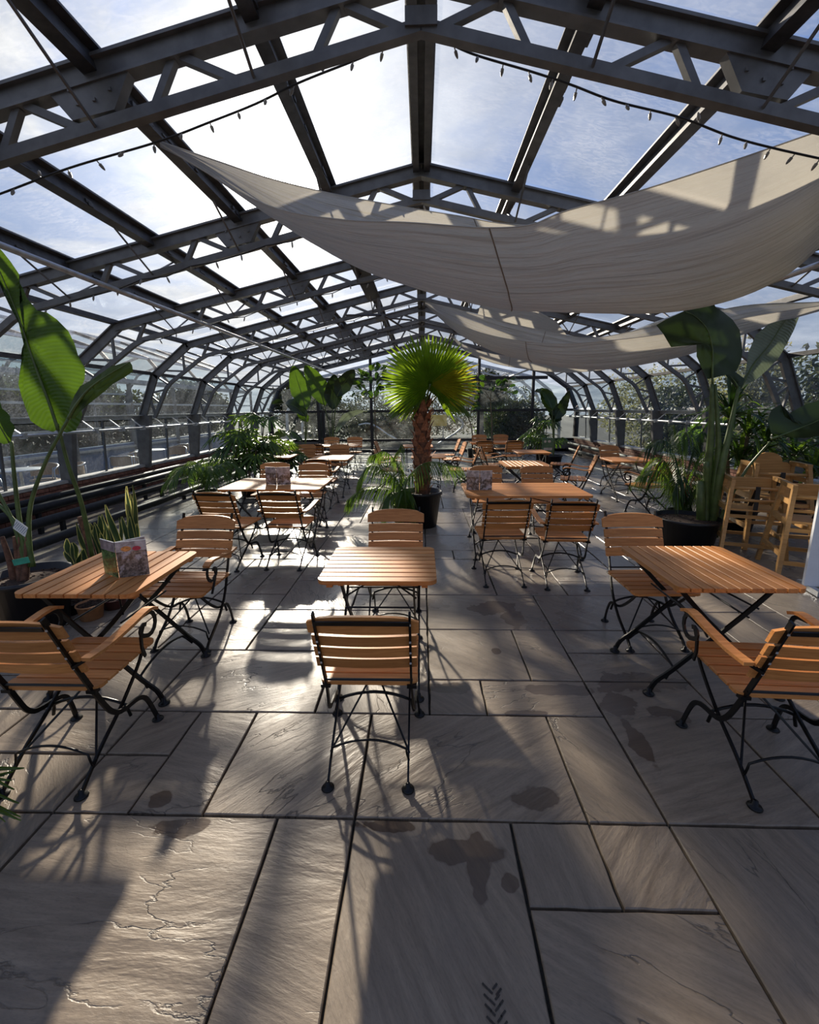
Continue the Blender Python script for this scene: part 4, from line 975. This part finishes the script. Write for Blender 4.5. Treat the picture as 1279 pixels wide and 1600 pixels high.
# ---- right-hand bird of paradise group
yr = 5.15
r = empty('bird_of_paradise', (3.27, yr, 0), label='huge dark-leaved plant in a wide black pot at the right', cat='plant')
pot(r, .36, .36, taper=.82)
for q, r0, r1 in ((((1103, 838), (1104, 760), (1110, 680), (1112, 600)), .075, .018), (((1112, 838), (1116, 770), (1122, 700), (1117, 600)), .07, .016), (((1120, 836), (1135, 790), (1165, 735), (1203, 690)), .025, .012), (((1108, 838), (1125, 740), (1140, 670), (1154, 604)), .06, .014),
                  (((1096, 838), (1094, 790), (1094, 752)), .055, .045), (((1102, 838), (1103, 780), (1103, 722)), .035, .03), (((1118, 838), (1128, 800), (1140, 770)), .02, .008)):
    stalk(r, L(r, [aty(*p_, yr+rnd(-.06, .06)) for p_ in q]), r0, r1)
def poly_leaf(root, outline, rib, Y, mat, bulge=.12, name='leaf'):
    """broad leaf whose halves bow away from the midrib; outline and rib in real metres"""
    O = [aty(x, y, Y) for x, y in outline]; n = len(O); c = sum((aty(x, y, Y) for x, y in rib), V())/len(rib)
    ribp = bez([aty(x, y, Y) for x, y in rib], 6)
    def dist(p): return min((p-q).length for q in ribp)
    vs = [c]; uv = [(.5, .5)]; fs = []; rings = 5
    for k in range(1, rings+1):
        for i, p in enumerate(O):
            q = c.lerp(p, k/rings); d = dist(q); q = q+V((0, 1, 0))*(bulge*(d/.35)**1.3)+V((0, .012*math.sin(i*2.1+k), 0)); vs.append(q)
            uv.append(((q-ribp[0]).length*.7, .5+.5*min(1, d/.4)))
    for i in range(n): fs.append((0, 1+i, 1+(i+1) % n))
    for k in range(rings-1):
        for i in range(n): a_ = 1+k*n+i; b_ = 1+k*n+(i+1) % n; fs.append((a_, a_+n, b_+n, b_))
    m = M(); m.add([v-root.location for v in vs], fs); m.uv = uv; o = m.ob(name, mat, root, True)
    M().tube([q-root.location+V((0, -.006, 0)) for q in ribp], [max(.004, .013*(1-i/len(ribp))) for i in range(len(ribp))], 6).ob('midrib', 'stem_green', o, True)
poly_leaf(r, [(1031, 506), (1045, 497), (1066, 487), (1085, 479), (1094, 472), (1120, 462), (1124, 478), (1140, 484), (1158, 496), (1170, 512), (1176, 530), (1177, 545), (1172, 562), (1164, 578), (1150, 584), (1134, 586), (1118, 590), (1105, 592), (1097, 575), (1092, 556), (1091, 538), (1075, 539), (1058, 540), (1050, 530), (1042, 520)],
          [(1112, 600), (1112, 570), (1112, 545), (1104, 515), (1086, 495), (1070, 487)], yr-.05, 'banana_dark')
poly_leaf(r, [(1130, 583), (1145, 577), (1165, 592), (1160, 600), (1155, 614), (1150, 606), (1140, 596)], [(1154, 610), (1148, 598), (1140, 588)], yr+.05, 'banana_dark', .05)
poly_leaf(r, [(1163, 585), (1172, 550), (1185, 522), (1202, 506), (1222, 500), (1236, 498), (1252, 494), (1246, 515), (1234, 538), (1220, 560), (1204, 578), (1186, 592), (1168, 600), (1155, 610)],
          [(1156, 606), (1176, 570), (1200, 540), (1226, 500)], yr+.10, 'banana_pale', .10)
poly_leaf(r, [(1204, 676), (1206, 655), (1214, 640), (1228, 632), (1232, 656), (1240, 645), (1262, 632), (1300, 622), (1325, 640), (1318, 664), (1290, 682), (1260, 685), (1238, 684), (1216, 680)],
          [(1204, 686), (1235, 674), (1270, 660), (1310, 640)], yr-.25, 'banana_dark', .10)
poly_leaf(LEAF_B, [(-14, 372), (2, 393), (14, 408), (29, 428), (27, 441), (34, 452), (42, 466), (53, 484), (68, 487), (84, 498), (97, 515), (107, 534), (115, 554), (123, 575), (124, 592), (120, 612), (118, 630), (124, 648), (122, 662), (114, 673), (103, 676), (92, 671), (80, 675), (62, 670), (44, 658), (32, 640), (27, 620), (25, 600), (29, 572), (38, 545), (33, 515), (24, 488), (14, 464), (2, 438), (-16, 412)],
          [(92, 672), (78, 630), (62, 588), (47, 545), (32, 500), (14, 455), (-4, 412), (-12, 385)], 3.3, 'banana_leaf', .06)
poly_leaf(LEAF_A, [(108, 655), (105, 636), (112, 618), (124, 603), (138, 594), (155, 583), (172, 573), (190, 567), (202, 565), (207, 571), (204, 580), (192, 589), (175, 600), (158, 612), (142, 626), (126, 642), (114, 654)], [(108, 654), (122, 630), (142, 606), (170, 586), (200, 568)], 3.0, 'banana_dark', .18)
yu = empty('yucca', (aty(1150, 800, 5.9).x, 5.9, 0), label='strappy dark yucca mass behind the big right-hand pot', cat='plant'); pot(yu, .25, .3)
for hx, hz, n in ((-.28, 1.62, 44), (.25, 1.2, 44), (.65, 1.05, 34), (-.05, .95, 36), (.95, .8, 22), (.0, 1.35, 30)):
    stalk(yu, [(hx*.3, 0, .25), (hx*.8, 0, hz*.6), (hx, 0, hz)], .03, .02, 'stem_brown', 'trunk')
    for k in range(n):
        a_ = k*2.4; el = rnd(-.3, 1.2); ln = rnd(.42, .66); d = V((math.cos(a_)*math.cos(el), math.sin(a_)*math.cos(el), math.sin(el))); p0 = V((hx, 0, hz+rnd(-.12, .05)))
        blade([p0, p0+d*ln*.55, p0+d*ln+V((0, 0, -rnd(.05, .28)))], .021, d.cross(V((0, 0, 1)))+V((.01, 0, 0)), mat='deep_leaf' if k % 4 else 'palm_leaf', parent=yu, fold=.3, wav=0, base=.3)
ap = empty('feather_palm', (aty(1062, 810, 5.75).x, 5.75, 0), label='feathery arching palm left of the big right-hand pot', cat='palm'); pot(ap, .17, .3)
for k, (dx, dy, z1, z2, ln) in enumerate(((-.55, -.1, 1.25, 1.18, .30), (-.45, .1, 1.0, .85, .28), (-.2, -.2, 1.35, 1.30, .28), (.1, -.1, 1.30, 1.35, .28), (.35, 0, 1.1, 1.0, .26), (-.62, -.1, .85, .78, .28), (-.3, -.3, .8, .55, .24), (.25, -.25, .8, .6, .22), (-.1, .2, 1.2, 1.45, .28))):
    frond(ap, [(0, 0, .3), (dx*.25, dy*.3, z1*.65), (dx*.65, dy*.7, z1), (dx*1.1, dy, z2)], ln*1.15, 44, 'palm_leaf' if k % 3 else 'deep_leaf', .0065, 1.4)
for k in range(12): stalk(ap, [(rnd(-.06, .06), rnd(-.06, .06), .25), (rnd(-.1, .1), rnd(-.1, .1), rnd(.6, .9))], .011, .006, 'husk')
p = aty(1076, 800, 5.55); snake('dark snake plant between the feathery palm and the big right-hand pot', p.x, 5.62, 7, .3, .5, .06, False, .11)

# ================================================================== SAILS
def sail(label, Nn, B, Ff, parent=None, nu=70, nv=22, ripple=.012, seams=(.5,), group='fabric shade sails'):
    def curve(pts, k=12):
        p = bez([aty(*q) for q in pts], k); ln = [0]
        for a_, b_ in zip(p, p[1:]): ln.append(ln[-1]+(b_-a_).length)
        return p, ln
    def at(cv, t):
        p, ln = cv; s = t*ln[-1]
        for i in range(len(p)-1):
            if ln[i+1] >= s: return p[i].lerp(p[i+1], (s-ln[i])/max(1e-6, ln[i+1]-ln[i]))
        return p[-1]
    cn, cb_, cf = curve(Nn), curve(B), curve(Ff) if Ff else None
    def P(u, v):
        a_, b_ = at(cn, u), at(cb_, u)
        if cf is None: p = a_.lerp(b_, v)
        else: p = a_*((1-v)*(1-2*v))+b_*(4*v*(1-v))+at(cf, u)*(v*(2*v-1))
        tt = min(1, u*1.2+.15)
        return p+V((0, 0, 1))*ripple*(math.sin(v*33+math.sin(u*5)*2.5)+.6*math.sin(v*71+u*9))*(1.15-tt*.7)*math.sin(math.pi*min(1, max(0, v)))
    vs = []; uv = []
    for i in range(nu+1):
        for j in range(nv+1): vs.append(P(i/nu, j/nv)); uv.append((i/nu, j/nv))
    m = M(); m.add(vs, [(i*(nv+1)+j, i*(nv+1)+j+1, (i+1)*(nv+1)+j+1, (i+1)*(nv+1)+j) for i in range(nu) for j in range(nv)]); m.uv = uv
    o = m.ob('shade_sail', 'sail_cloth', None, True); tag(o, label, 'sail', group)
    for u in seams:
        q = [P(u+.0, j/40)+V((0, 0, -.004)) for j in range(41)]
        M().tube(q, .0055, 5).ob('seam_tape', 'sail_tape', o)
    for cv in ((0,), (1,)):
        M().tube([P(i/60, cv[0]) for i in range(61)], .005, 5).ob('hem', 'sail_cloth', o)
    return o
s1 = sail('large pale fabric sail slung across the front of the hall under the roof',
     ((250, 224, 3.0), (300, 256, 3.05), (420, 322, 3.15), (530, 343, 3.25), (640, 348, 3.35), (760, 356, 3.5), (830, 351, 3.5), (880, 331, 3.45), (1000, 298, 3.35), (1140, 253, 3.25), (1279, 205, 3.12), (1335, 186, 3.06)),
     ((250, 226, 3.05), (320, 262, 3.2), (420, 330, 3.5), (500, 384, 3.75), (570, 420, 3.95), (640, 444, 4.1), (700, 462, 4.2), (780, 480, 4.25), (850, 486, 4.3), (1000, 490, 4.3), (1080, 484, 4.25), (1160, 464, 4.15), (1230, 430, 4.0), (1285, 383, 3.9), (1335, 335, 3.8)),
     ((252, 222, 3.1), (340, 252, 3.5), (425, 280, 3.9), (520, 303, 4.3), (640, 325, 4.55), (720, 338, 4.6), (790, 350, 4.6), (880, 352, 4.5), (1000, 340, 4.2), (1140, 305, 3.8), (1279, 258, 3.5), (1335, 232, 3.35)), seams=(.505,))
s2 = sail('second pale fabric sail strung from the ridge above the fan palm',
     ((664, 474, 8.75), (715, 506, 7.9), (780, 527, 7.3), (865, 537, 6.75), (940, 533, 6.4), (1035, 522, 6.0), (1130, 503, 5.55), (1200, 490, 5.3), (1279, 478, 5.05), (1310, 472, 5.0)),
     ((664, 476, 8.75), (715, 518, 8.1), (740, 533, 7.9), (780, 551, 7.65), (845, 567, 7.2), (900, 576, 6.9), (960, 576, 6.6), (1060, 558, 6.1), (1130, 533, 5.75), (1200, 508, 5.45), (1279, 486, 5.15), (1310, 477, 5.05)),
     ((664, 472, 8.78), (740, 490, 8.1), (800, 506, 7.7), (875, 522, 7.2), (925, 528, 6.95), (985, 518, 6.7), (1050, 502, 6.4), (1160, 478, 5.8), (1279, 472, 5.15), (1310, 468, 5.05)), seams=(.42,), ripple=.008)
s3 = sail('grey translucent sail hanging steeply behind the second sail', ((752, 469, 8.1), (790, 476, 8.0), (832, 484, 7.95), (870, 503, 7.95)), ((744, 500, 8.25), (790, 512, 8.2), (840, 520, 8.1), (888, 528, 8.0)), None, nu=24, nv=14, seams=())
s4 = sail('third pale fabric sail low before the end of the hall', ((703, 522, 12.5), (727, 540, 12.2), (770, 553, 11.9), (830, 560, 11.5), (900, 566, 11.2), (945, 564, 11.0)), ((703, 524, 12.5), (727, 548, 12.3), (770, 567, 12.0), (830, 578, 11.6), (890, 582, 11.3), (945, 578, 11.05)), None, nu=40, nv=12, seams=(.45,), ripple=.006)

# ---- string lights
def string(label, pts, n, seed, drop=.05):
    q = bez([aty(*p_) for p_ in pts], 10); rr = random.Random(seed)
    o = M().tube(q, .0065, 5).ob('string_lights', 'dark_rubber'); tag(o, label, 'string lights', 'string lights under the roof')
    ln = [0]
    for a_, b_ in zip(q, q[1:]): ln.append(ln[-1]+(b_-a_).length)
    bm2 = M().tube([(0, 0, 0), (0, 0, -drop*.55)], .004, 5).lathe([(.003, -drop*.5), (.010, -drop*.6), (.010, -drop), (.006, -drop*1.35), (.001, -drop*1.5)], 7).mesh('bulb', 'bulb')
    for k in range(n):
        s = (k+.5)/n*ln[-1]
        for i in range(len(q)-1):
            if ln[i+1] >= s: p = q[i].lerp(q[i+1], (s-ln[i])/(ln[i+1]-ln[i])); break
        inst('bulb', bm2, o, p, (rr.uniform(-.6, .6), rr.uniform(-.6, .6) if rr.random() > .15 else 2.8, 0))
string('string lights swagged along the front left roof truss', ((-120, 345, 2.95), (0, 303, 2.95), (110, 262, 2.95), (245, 222, 2.98), (330, 190, 2.98), (400, 162, 2.98), (470, 128, 2.98), (560, 92, 2.98), (622, 64, 2.98)), 17, 1, .042)
string('string lights swagged along the front right roof truss', ((690, 62, 2.98), (740, 85, 2.98), (830, 112, 2.98), (893, 133, 3.0), (960, 158, 3.0), (1060, 183, 3.0), (1140, 213, 3.0), (1210, 232, 3.0), (1300, 252, 3.0)), 16, 2, .042)
for k, z in ((2, 0), (3, 1), (4, 2), (5, 3)):
    Y = YT[k+1]-.12
    o = []
    for i in range(17):
        x = -4.3+i*.27; o.append((x, Y, 3.80-(3.80-2.79)*abs(x)/4.36-.05-.05*abs(math.sin(i*1.3))))
    m = M().tube(o, .006, 4).ob('string_lights', 'dark_rubber'); tag(m, 'string lights on the left half of the %s roof truss' % ('second', 'third', 'fourth', 'fifth')[k-2], 'string lights', 'string lights under the roof')
    bm2 = M().lathe([(.003, 0), (.010, -.015), (.010, -.05), (.001, -.07)], 6).mesh('bulb', 'bulb')
    for i in range(1, 17): inst('bulb', bm2, m, o[i], (rnd(-.5, .5), rnd(-.5, .5), 0))

# ================================================================== OUTSIDE
# aluminium bistro chairs on the left patio
def bistro():
    root = empty('patio_armchair')
    hoop = [(.25*math.cos(a), -.02+.25*math.sin(a), .70+.06*math.cos((a-math.pi/2))*0) for a in [math.radians(-10-20*k) for k in range(0, 9)]]
    top = [(s[0], s[1], .72 if i in range(2, 7) else .69-.0*i) for i, s in enumerate(hoop)]
    M().tube([(.25, .22, .0), (.26, .20, .40), (.26, .16, .64)]+bez(top, 2)+[(-.26, .16, .64), (-.26, .20, .40), (-.25, .22, .0)], .012, 7).ob('hoop_frame', 'galvanised', root, True)
    for s in (-1, 1): M().tube([(s*.22, -.22, 0), (s*.23, -.20, .42), (s*.22, -.20, .69)], .012, 7).ob('rear_leg', 'galvanised', root, True)
    M().lathe([(.001, .425), (.215, .43), (.22, .44), (.001, .45)], 22).ob('seat', 'wicker', root)
    vs = []; n = 12
    for k in range(n+1):
        a = math.radians(200+140*k/n)
        for z in (.50, .70+.04*math.sin(math.pi*k/n)): vs += [(.235*math.cos(a), .235*math.sin(a), z), (.247*math.cos(a), .247*math.sin(a), z)]
    fs = []
    for k in range(n):
        a = 4*k; fs += [(a, a+4, a+6, a+2), (a+1, a+3, a+7, a+5), (a+2, a+6, a+7, a+3)]
    M().add(vs, fs).ob('backrest', 'wicker', root)
    return root
bp = None
for i, (x, y, rz, lab) in enumerate(((-7.3, 6.9, -60, 'aluminium and wicker patio chair outside, leftmost in view'), (-7.35, 7.9, 200, 'aluminium patio chair outside, second from the left, back towards the window'), (-6.95, 8.05, 150, 'aluminium patio chair outside, partly behind the broad leaf stalks'), (-6.95, 9.6, 20, 'aluminium patio chair outside between the third and fourth wall posts, left one'), (-7.4, 10.3, 120, 'aluminium patio chair outside between the third and fourth wall posts, right one'), (-6.9, 11.7, 200, 'aluminium patio chair outside behind the fourth wall post'), (-7.5, 12.9, 60, 'farthest aluminium patio chair outside the left windows'))):
    if bp is None: bp = bistro(); o = bp; KIDS.clear()
    else: o = copy_tree(bp)
    o.location = (x, y, -.04); o.rotation_euler.z = math.radians(rz); tag(o, lab, 'chair', 'aluminium patio chairs outside')
for x, y, lab in ((-7.25, 7.35, 'round aluminium patio table outside between the left chairs'), (-7.2, 11.0, 'round aluminium patio table outside, the farther one')):
    t = empty('patio_table', (x, y, -.04), label=lab, cat='table', group='round patio tables outside')
    M().lathe([(.34, .695), (.35, .70), (.35, .715), (.34, .72)], 30).ob('table_top', 'galvanised', t, True); M().tube([(0, 0, 0), (0, 0, .70)], .025, 10).ob('pole', 'galvanised', t)
    for k in range(4): M().bar((0, 0, .06), (.25*math.cos(k*1.57), .25*math.sin(k*1.57), .015), .03, .02).ob('foot', 'galvanised', t)
# neighbouring glasshouse on the left
ng = empty('neighbouring_glasshouse', (-12.6, 8, 0), label='neighbouring glasshouse seen through the left wall', cat='building')
prof = [(3.4, 0), (3.4, 2.55), (2.6, 3.55), (0, 4.5), (-2.6, 3.55), (-3.4, 2.55), (-3.4, 0)]
for k in range(11):
    M().flatbar([(x, -9+2.4*k, z) for x, z in prof], .11, .06, (0, 1, 0)).ob('frame_arch', 'grey_steel', ng)
for x, z in prof[1:6]: M().box((x, 3, z), (.09, 24, .08)).ob('purlin', 'galvanised', ng)
M().box((3.42, 3, 2.60), (.16, 24, .12)).ob('gutter', 'sill', ng)
for z in (.6, 1.2, 1.9): M().box((3.4, 3, z), (.06, 24, .06)).ob('side_rail', 'galvanised', ng)
for a_, b_ in zip(prof[1:], prof[2:6]):
    for k in range(10): M().add([(a_[0], -8.95+2.4*k, a_[1]), (b_[0], -8.95+2.4*k, b_[1]), (b_[0], -6.65+2.4*k, b_[1]), (a_[0], -6.65+2.4*k, a_[1])], [(0, 1, 2, 3)]).ob('glass_pane', 'end_glass', ng)
M().box((3.3, 3, .35), (.12, 24, .7)).box((3.36, -4.2, 1.35), (.06, 4.2, .9)).ob('blue_side_panel', 'blue_panel', ng)
# foliage
def leafcloud(n, fn, size, seed):
    rr = random.Random(seed); m = M(); vs = []; fs = []
    for k in range(n):
        p = V(fn(rr)); a = V((rr.gauss(0, 1), rr.gauss(0, 1), rr.gauss(0, 1))).normalized(); b = a.cross(V((rr.gauss(0, 1), rr.gauss(0, 1), rr.gauss(0, 1)))).normalized(); s = size*rr.uniform(.6, 1.3)
        i = len(vs); vs += [p-a*s, p+b*s*.45, p+a*s, p-b*s*.45]; fs.append((i, i+1, i+2, i+3))
    m.add(vs, fs); return m
def bush(name, label, c, r, n, size, mat, seed, cat='bush', trunk=None, tm='bark', group=None):
    root = empty(name, (c[0], c[1], 0), label=label, cat=cat, group=group)
    def f(rr):
        d = V((rr.gauss(0, 1), rr.gauss(0, 1), rr.gauss(0, 1))).normalized()*(rr.random()**.33)
        k = 1+.22*math.sin(d.x*5+seed)*math.cos(d.z*6+seed*2)+.12*math.sin(d.y*9)
        return (d.x*r[0]*k, d.y*r[1]*k, max(.02, c[2]+d.z*r[2]*k))
    tag(leafcloud(n, f, size, seed).ob('foliage', mat, root), kind='stuff')
    if trunk: stalk(root, [(0, 0, 0), (rnd(-.1, .1), 0, c[2]*.5), (0, 0, c[2])], trunk, trunk*.5, tm, 'trunk')
    else: stalk(root, [(0, 0, 0), (.05, 0, c[2])], .06, .03, 'bark', 'trunk')
    return root
for i, (y, r, x, z) in enumerate(((24.5, 2.3, -19.6, 1.8), (19.2, 2.3, -19.6, 1.7), (13.8, 2.3, -19.8, 1.6), (8.4, 2.3, -20, 1.8), (3, 2.3, -19.8, 1.6), (30, 2.5, -16, 1.8), (33, 2.5, -9.5, 1.8))):
    bush('tree', ('dark tree beyond the neighbouring glasshouse, ' + ('fifth', 'fourth', 'third', 'second', 'nearest', 'sixth', 'seventh and farthest')[i] + ' along the row from the viewer'), (x, y, z+.2), (r*.85, r*.85, 1.9), 5200, .16, 'hedge_leaf', i+3, 'tree', .15, group='trees outside on the left')
hg = empty('hedge', (-17.3, 14, 0), label='long dark hedge behind the neighbouring glasshouse on the left', cat='hedge')
tag(leafcloud(16000, lambda rr: (rr.uniform(-.6, .6), rr.uniform(-20, 22), rr.uniform(0, 2.6+.3*math.sin(rr.random()*40))), .17, 91).ob('foliage', 'hedge_leaf', hg), kind='stuff')
for k in range(14): stalk(hg, [(0, -19+3*k, 0), (.05, -19+3*k, 1.6)], .06, .03, 'bark', 'trunk')
# right side: hedge, pale bush, clipped green bush, rocks
for i, (x, y, z, r, mat, lab) in enumerate((
    (8.6, 4.2, 1.7, (1.1, 1.0, 1.9), 'olive_leaf', 'sunlit hedge outside the right wall at the picture edge'), (8.8, 6.6, 1.5, (1.1, 1.0, 1.6), 'hedge_leaf', 'dark hedge outside behind the big right-hand plant'),
    (8.7, 9.2, 1.4, (1.1, 1.1, 1.5), 'hedge_leaf', 'brownish hedge outside between two right wall posts'), (8.9, 11.9, 1.9, (1.1, 1.1, 1.4), 'olive_leaf', 'pale flowering bush outside the right wall'),
    (8.8, 14.8, 1.2, (1.2, 1.2, 1.3), 'hedge_leaf', 'dark bush outside near the far right corner'), (7.15, 10.9, .80, (.52, .6, .58), 'palm_leaf', 'rounded bright green bush outside the right wall'), (9.5, 18.5, 1.6, (1.8, 2.4, 1.8), 'olive_leaf', 'pale bush outside beyond the far right corner'))):
    bush('bush', lab, (x, y, z), r, 5200, .075, mat, 40+i, 'bush', .05, group='bushes outside on the right')
for i, (x, y, s_) in enumerate(((7.2, 5.4, .30), (7.35, 6.1, .22), (7.3, 8.2, .25), (7.1, 9.3, .3), (7.4, 10.1, .24))):
    rr = random.Random(i); m = M(); n1, n2 = 10, 6; vs = []
    for j in range(n2+1):
        for k in range(n1):
            a_, b_ = 6.283*k/n1, math.pi*j/n2; q = s_*(1+.18*math.sin(k*2.3+j*1.7+i)); vs.append((q*1.3*math.sin(b_)*math.cos(a_), q*math.sin(b_)*math.sin(a_), q*.7*math.cos(b_)+s_*.45))
    m.add(vs, [(j*n1+k, j*n1+(k+1) % n1, (j+1)*n1+(k+1) % n1, (j+1)*n1+k) for j in range(n2) for k in range(n1)])
    o = m.ob('rock', 'rock', None, True, (x, y, -.11)); tag(o, 'pale garden rock outside the right wall, %s from the viewer' % ('first', 'second', 'third', 'fourth', 'fifth')[i], 'rock', 'garden rocks outside')
# the glasshouse beyond the end wall
rg = empty('planted_glasshouse', (0, 0, 0), label='planted glasshouse beyond the dark end wall', cat='building')
for k in range(5):
    y = 18.8+2.4*k
    for s in (-1, 1):
        M().flatbar([(0, y, 4.05), (s*4.77, y, 2.97), (s*5.5, y, 2.4), (s*5.95, y, 1.55), (s*6, y, 0)], .12, .06, (0, 1, 0)).ob('frame_arch', 'galvanised', rg)
        z_ = M()
        for j in range(8):
            x0 = .55*j; z_.bar((s*x0, y, 3.78-.232*x0), (s*(x0+.27), y, 3.97-.232*(x0+.27)), .03, .03, (0, 1, 0)).bar((s*(x0+.27), y, 3.97-.232*(x0+.27)), (s*(x0+.55), y, 3.78-.232*(x0+.55)), .03, .03, (0, 1, 0))
        z_.flatbar([(0, y, 3.77), (s*4.4, y, 2.75)], .06, .05, (0, 1, 0)).ob('lattice', 'galvanised', rg)
for s in (-1, 1):
    for x in RX[:6]: M().box((s*x, 23.6, rz_(x)-.05), (.07, 9.8, .07)).ob('purlin', 'galvanised', rg)
    for a_, b_ in zip(RX, RX[1:]): M().add([(s*a_, 18.8, rz_(a_)), (s*b_, 18.8, rz_(b_)), (s*b_, 28.4, rz_(b_)), (s*a_, 28.4, rz_(a_))], [(0, 1, 2, 3)]).ob('glass_pane', 'roof_glass', rg)
    for z in (.5, 1.55): M().box((s*5.97, 23.6, z), (.07, 9.8, .07)).ob('side_rail', 'galvanised', rg)
p = aty(667, 665, 24)
yb = empty('yellow_banner', (p.x-.1, 24, 0), label='yellow panel glimpsed beyond the end wall behind the palm trunk', cat='panel')
M().box((0, 0, 1.02), (2.4, .05, .62), None, .01).ob('panel', 'yellow_panel', yb); M().box((-1.0, .04, .4), (.06, .05, .8)).box((1.0, .04, .4), (.06, .05, .8)).ob('post', 'galvanised', yb)
q = [aty(x, y, 19.5) for x, y in ((683, 694), (700, 684), (716, 673), (723, 664), (718, 655), (706, 649), (692, 645))]
tag(M().tube(bez(q, 6), .045, 8).ob('curved_tube', 'white_tube', None, True), 'white curved tube beyond the end wall, right of the palm trunk', 'tube')
q = [aty(x, y, 19.5) for x, y in ((560, 664), (575, 662), (590, 668), (604, 678), (622, 688))]
tag(M().tube(bez(q, 6), .04, 8).ob('curved_tube', 'white_tube', None, True), 'white curved tube beyond the end wall, left of the palm trunk', 'tube')
for i, (x, y, z, r, mat, lab, tk) in enumerate((
    (2.75, 19.6, 2.55, (1.1, .9, .75), 'hedge_leaf', 'weeping grey-green tree with a pale trunk beyond the end wall', .17), (4.6, 20.5, 1.1, (1.2, 1, 1.1), 'hedge_leaf', 'dark shrub beyond the right end panes', .05), (3.9, 21.6, .9, (1.2, 1, .9), 'palm_leaf', 'mid-green shrub behind the weeping tree', .05),
    (-2.4, 21, .9, (1.6, 1, .85), 'hedge_leaf', 'low dark shrub beyond the left end panes', .05), (-4.6, 20.4, 1.2, (1.1, 1, 1.2), 'hedge_leaf', 'tall dark shrub beyond the left end corner', .05), (-.9, 22.5, .75, (1.4, 1, .75), 'olive_leaf', 'pale shrub beyond the end wall left of the palm trunk', .05),
    (.9, 27, 1.2, (2.6, 1.2, 1.3), 'hedge_leaf', 'broad dark planting at the end of the rear glasshouse', .05), (-3.4, 27, 1.3, (2.4, 1.2, 1.5), 'hedge_leaf', 'dark planting at the left end of the rear glasshouse', .05), (5, 26, 1.4, (2.2, 1.2, 1.5), 'hedge_leaf', 'dark planting at the right end of the rear glasshouse', .05))):
    b_ = bush('shrub' if i else 'weeping_tree', lab, (x, y, z), r, 4200, .085, mat, 70+i, 'shrub' if i else 'tree', tk, 'pale_bark' if i == 0 else 'bark', 'plants beyond the end wall')
    if i == 0:
        m = M(); rr = random.Random(5); vs = []; fs = []
        for k in range(500):
            a_ = rr.uniform(0, 6.28); q_ = rr.uniform(.4, 1.15); x0, y0 = q_*math.cos(a_), q_*math.sin(a_)*.8; z0 = rr.uniform(1.9, 2.8); l_ = rr.uniform(.5, 1.1); j = len(vs)
            vs += [(x0-.008, y0, z0), (x0+.008, y0, z0), (x0*1.08+.004, y0*1.08, z0-l_), (x0*1.08-.004, y0*1.08, z0-l_)]; fs.append((j, j+1, j+2, j+3))
        m.add(vs, fs); tag(m.ob('hanging_foliage', 'hedge_leaf', b_), kind='stuff')
# mud print on the nearest slab
p = atz(770, 1578); m = M(); rr = random.Random(3)
for k in range(9):
    for s in (-1, 1):
        m.box((p.x+s*.014+rr.uniform(-.003, .003)+(.012 if k % 2 else 0), p.y+.05-.0115*k, .0018), (.024*rr.uniform(.6, 1), .005, .001), Matrix.Rotation(s*.7, 3, 'Z'))
tag(m.ob('mud_print', 'mud'), 'dark tyre-tread mud print on the nearest slab', 'mud print', kind='stuff')
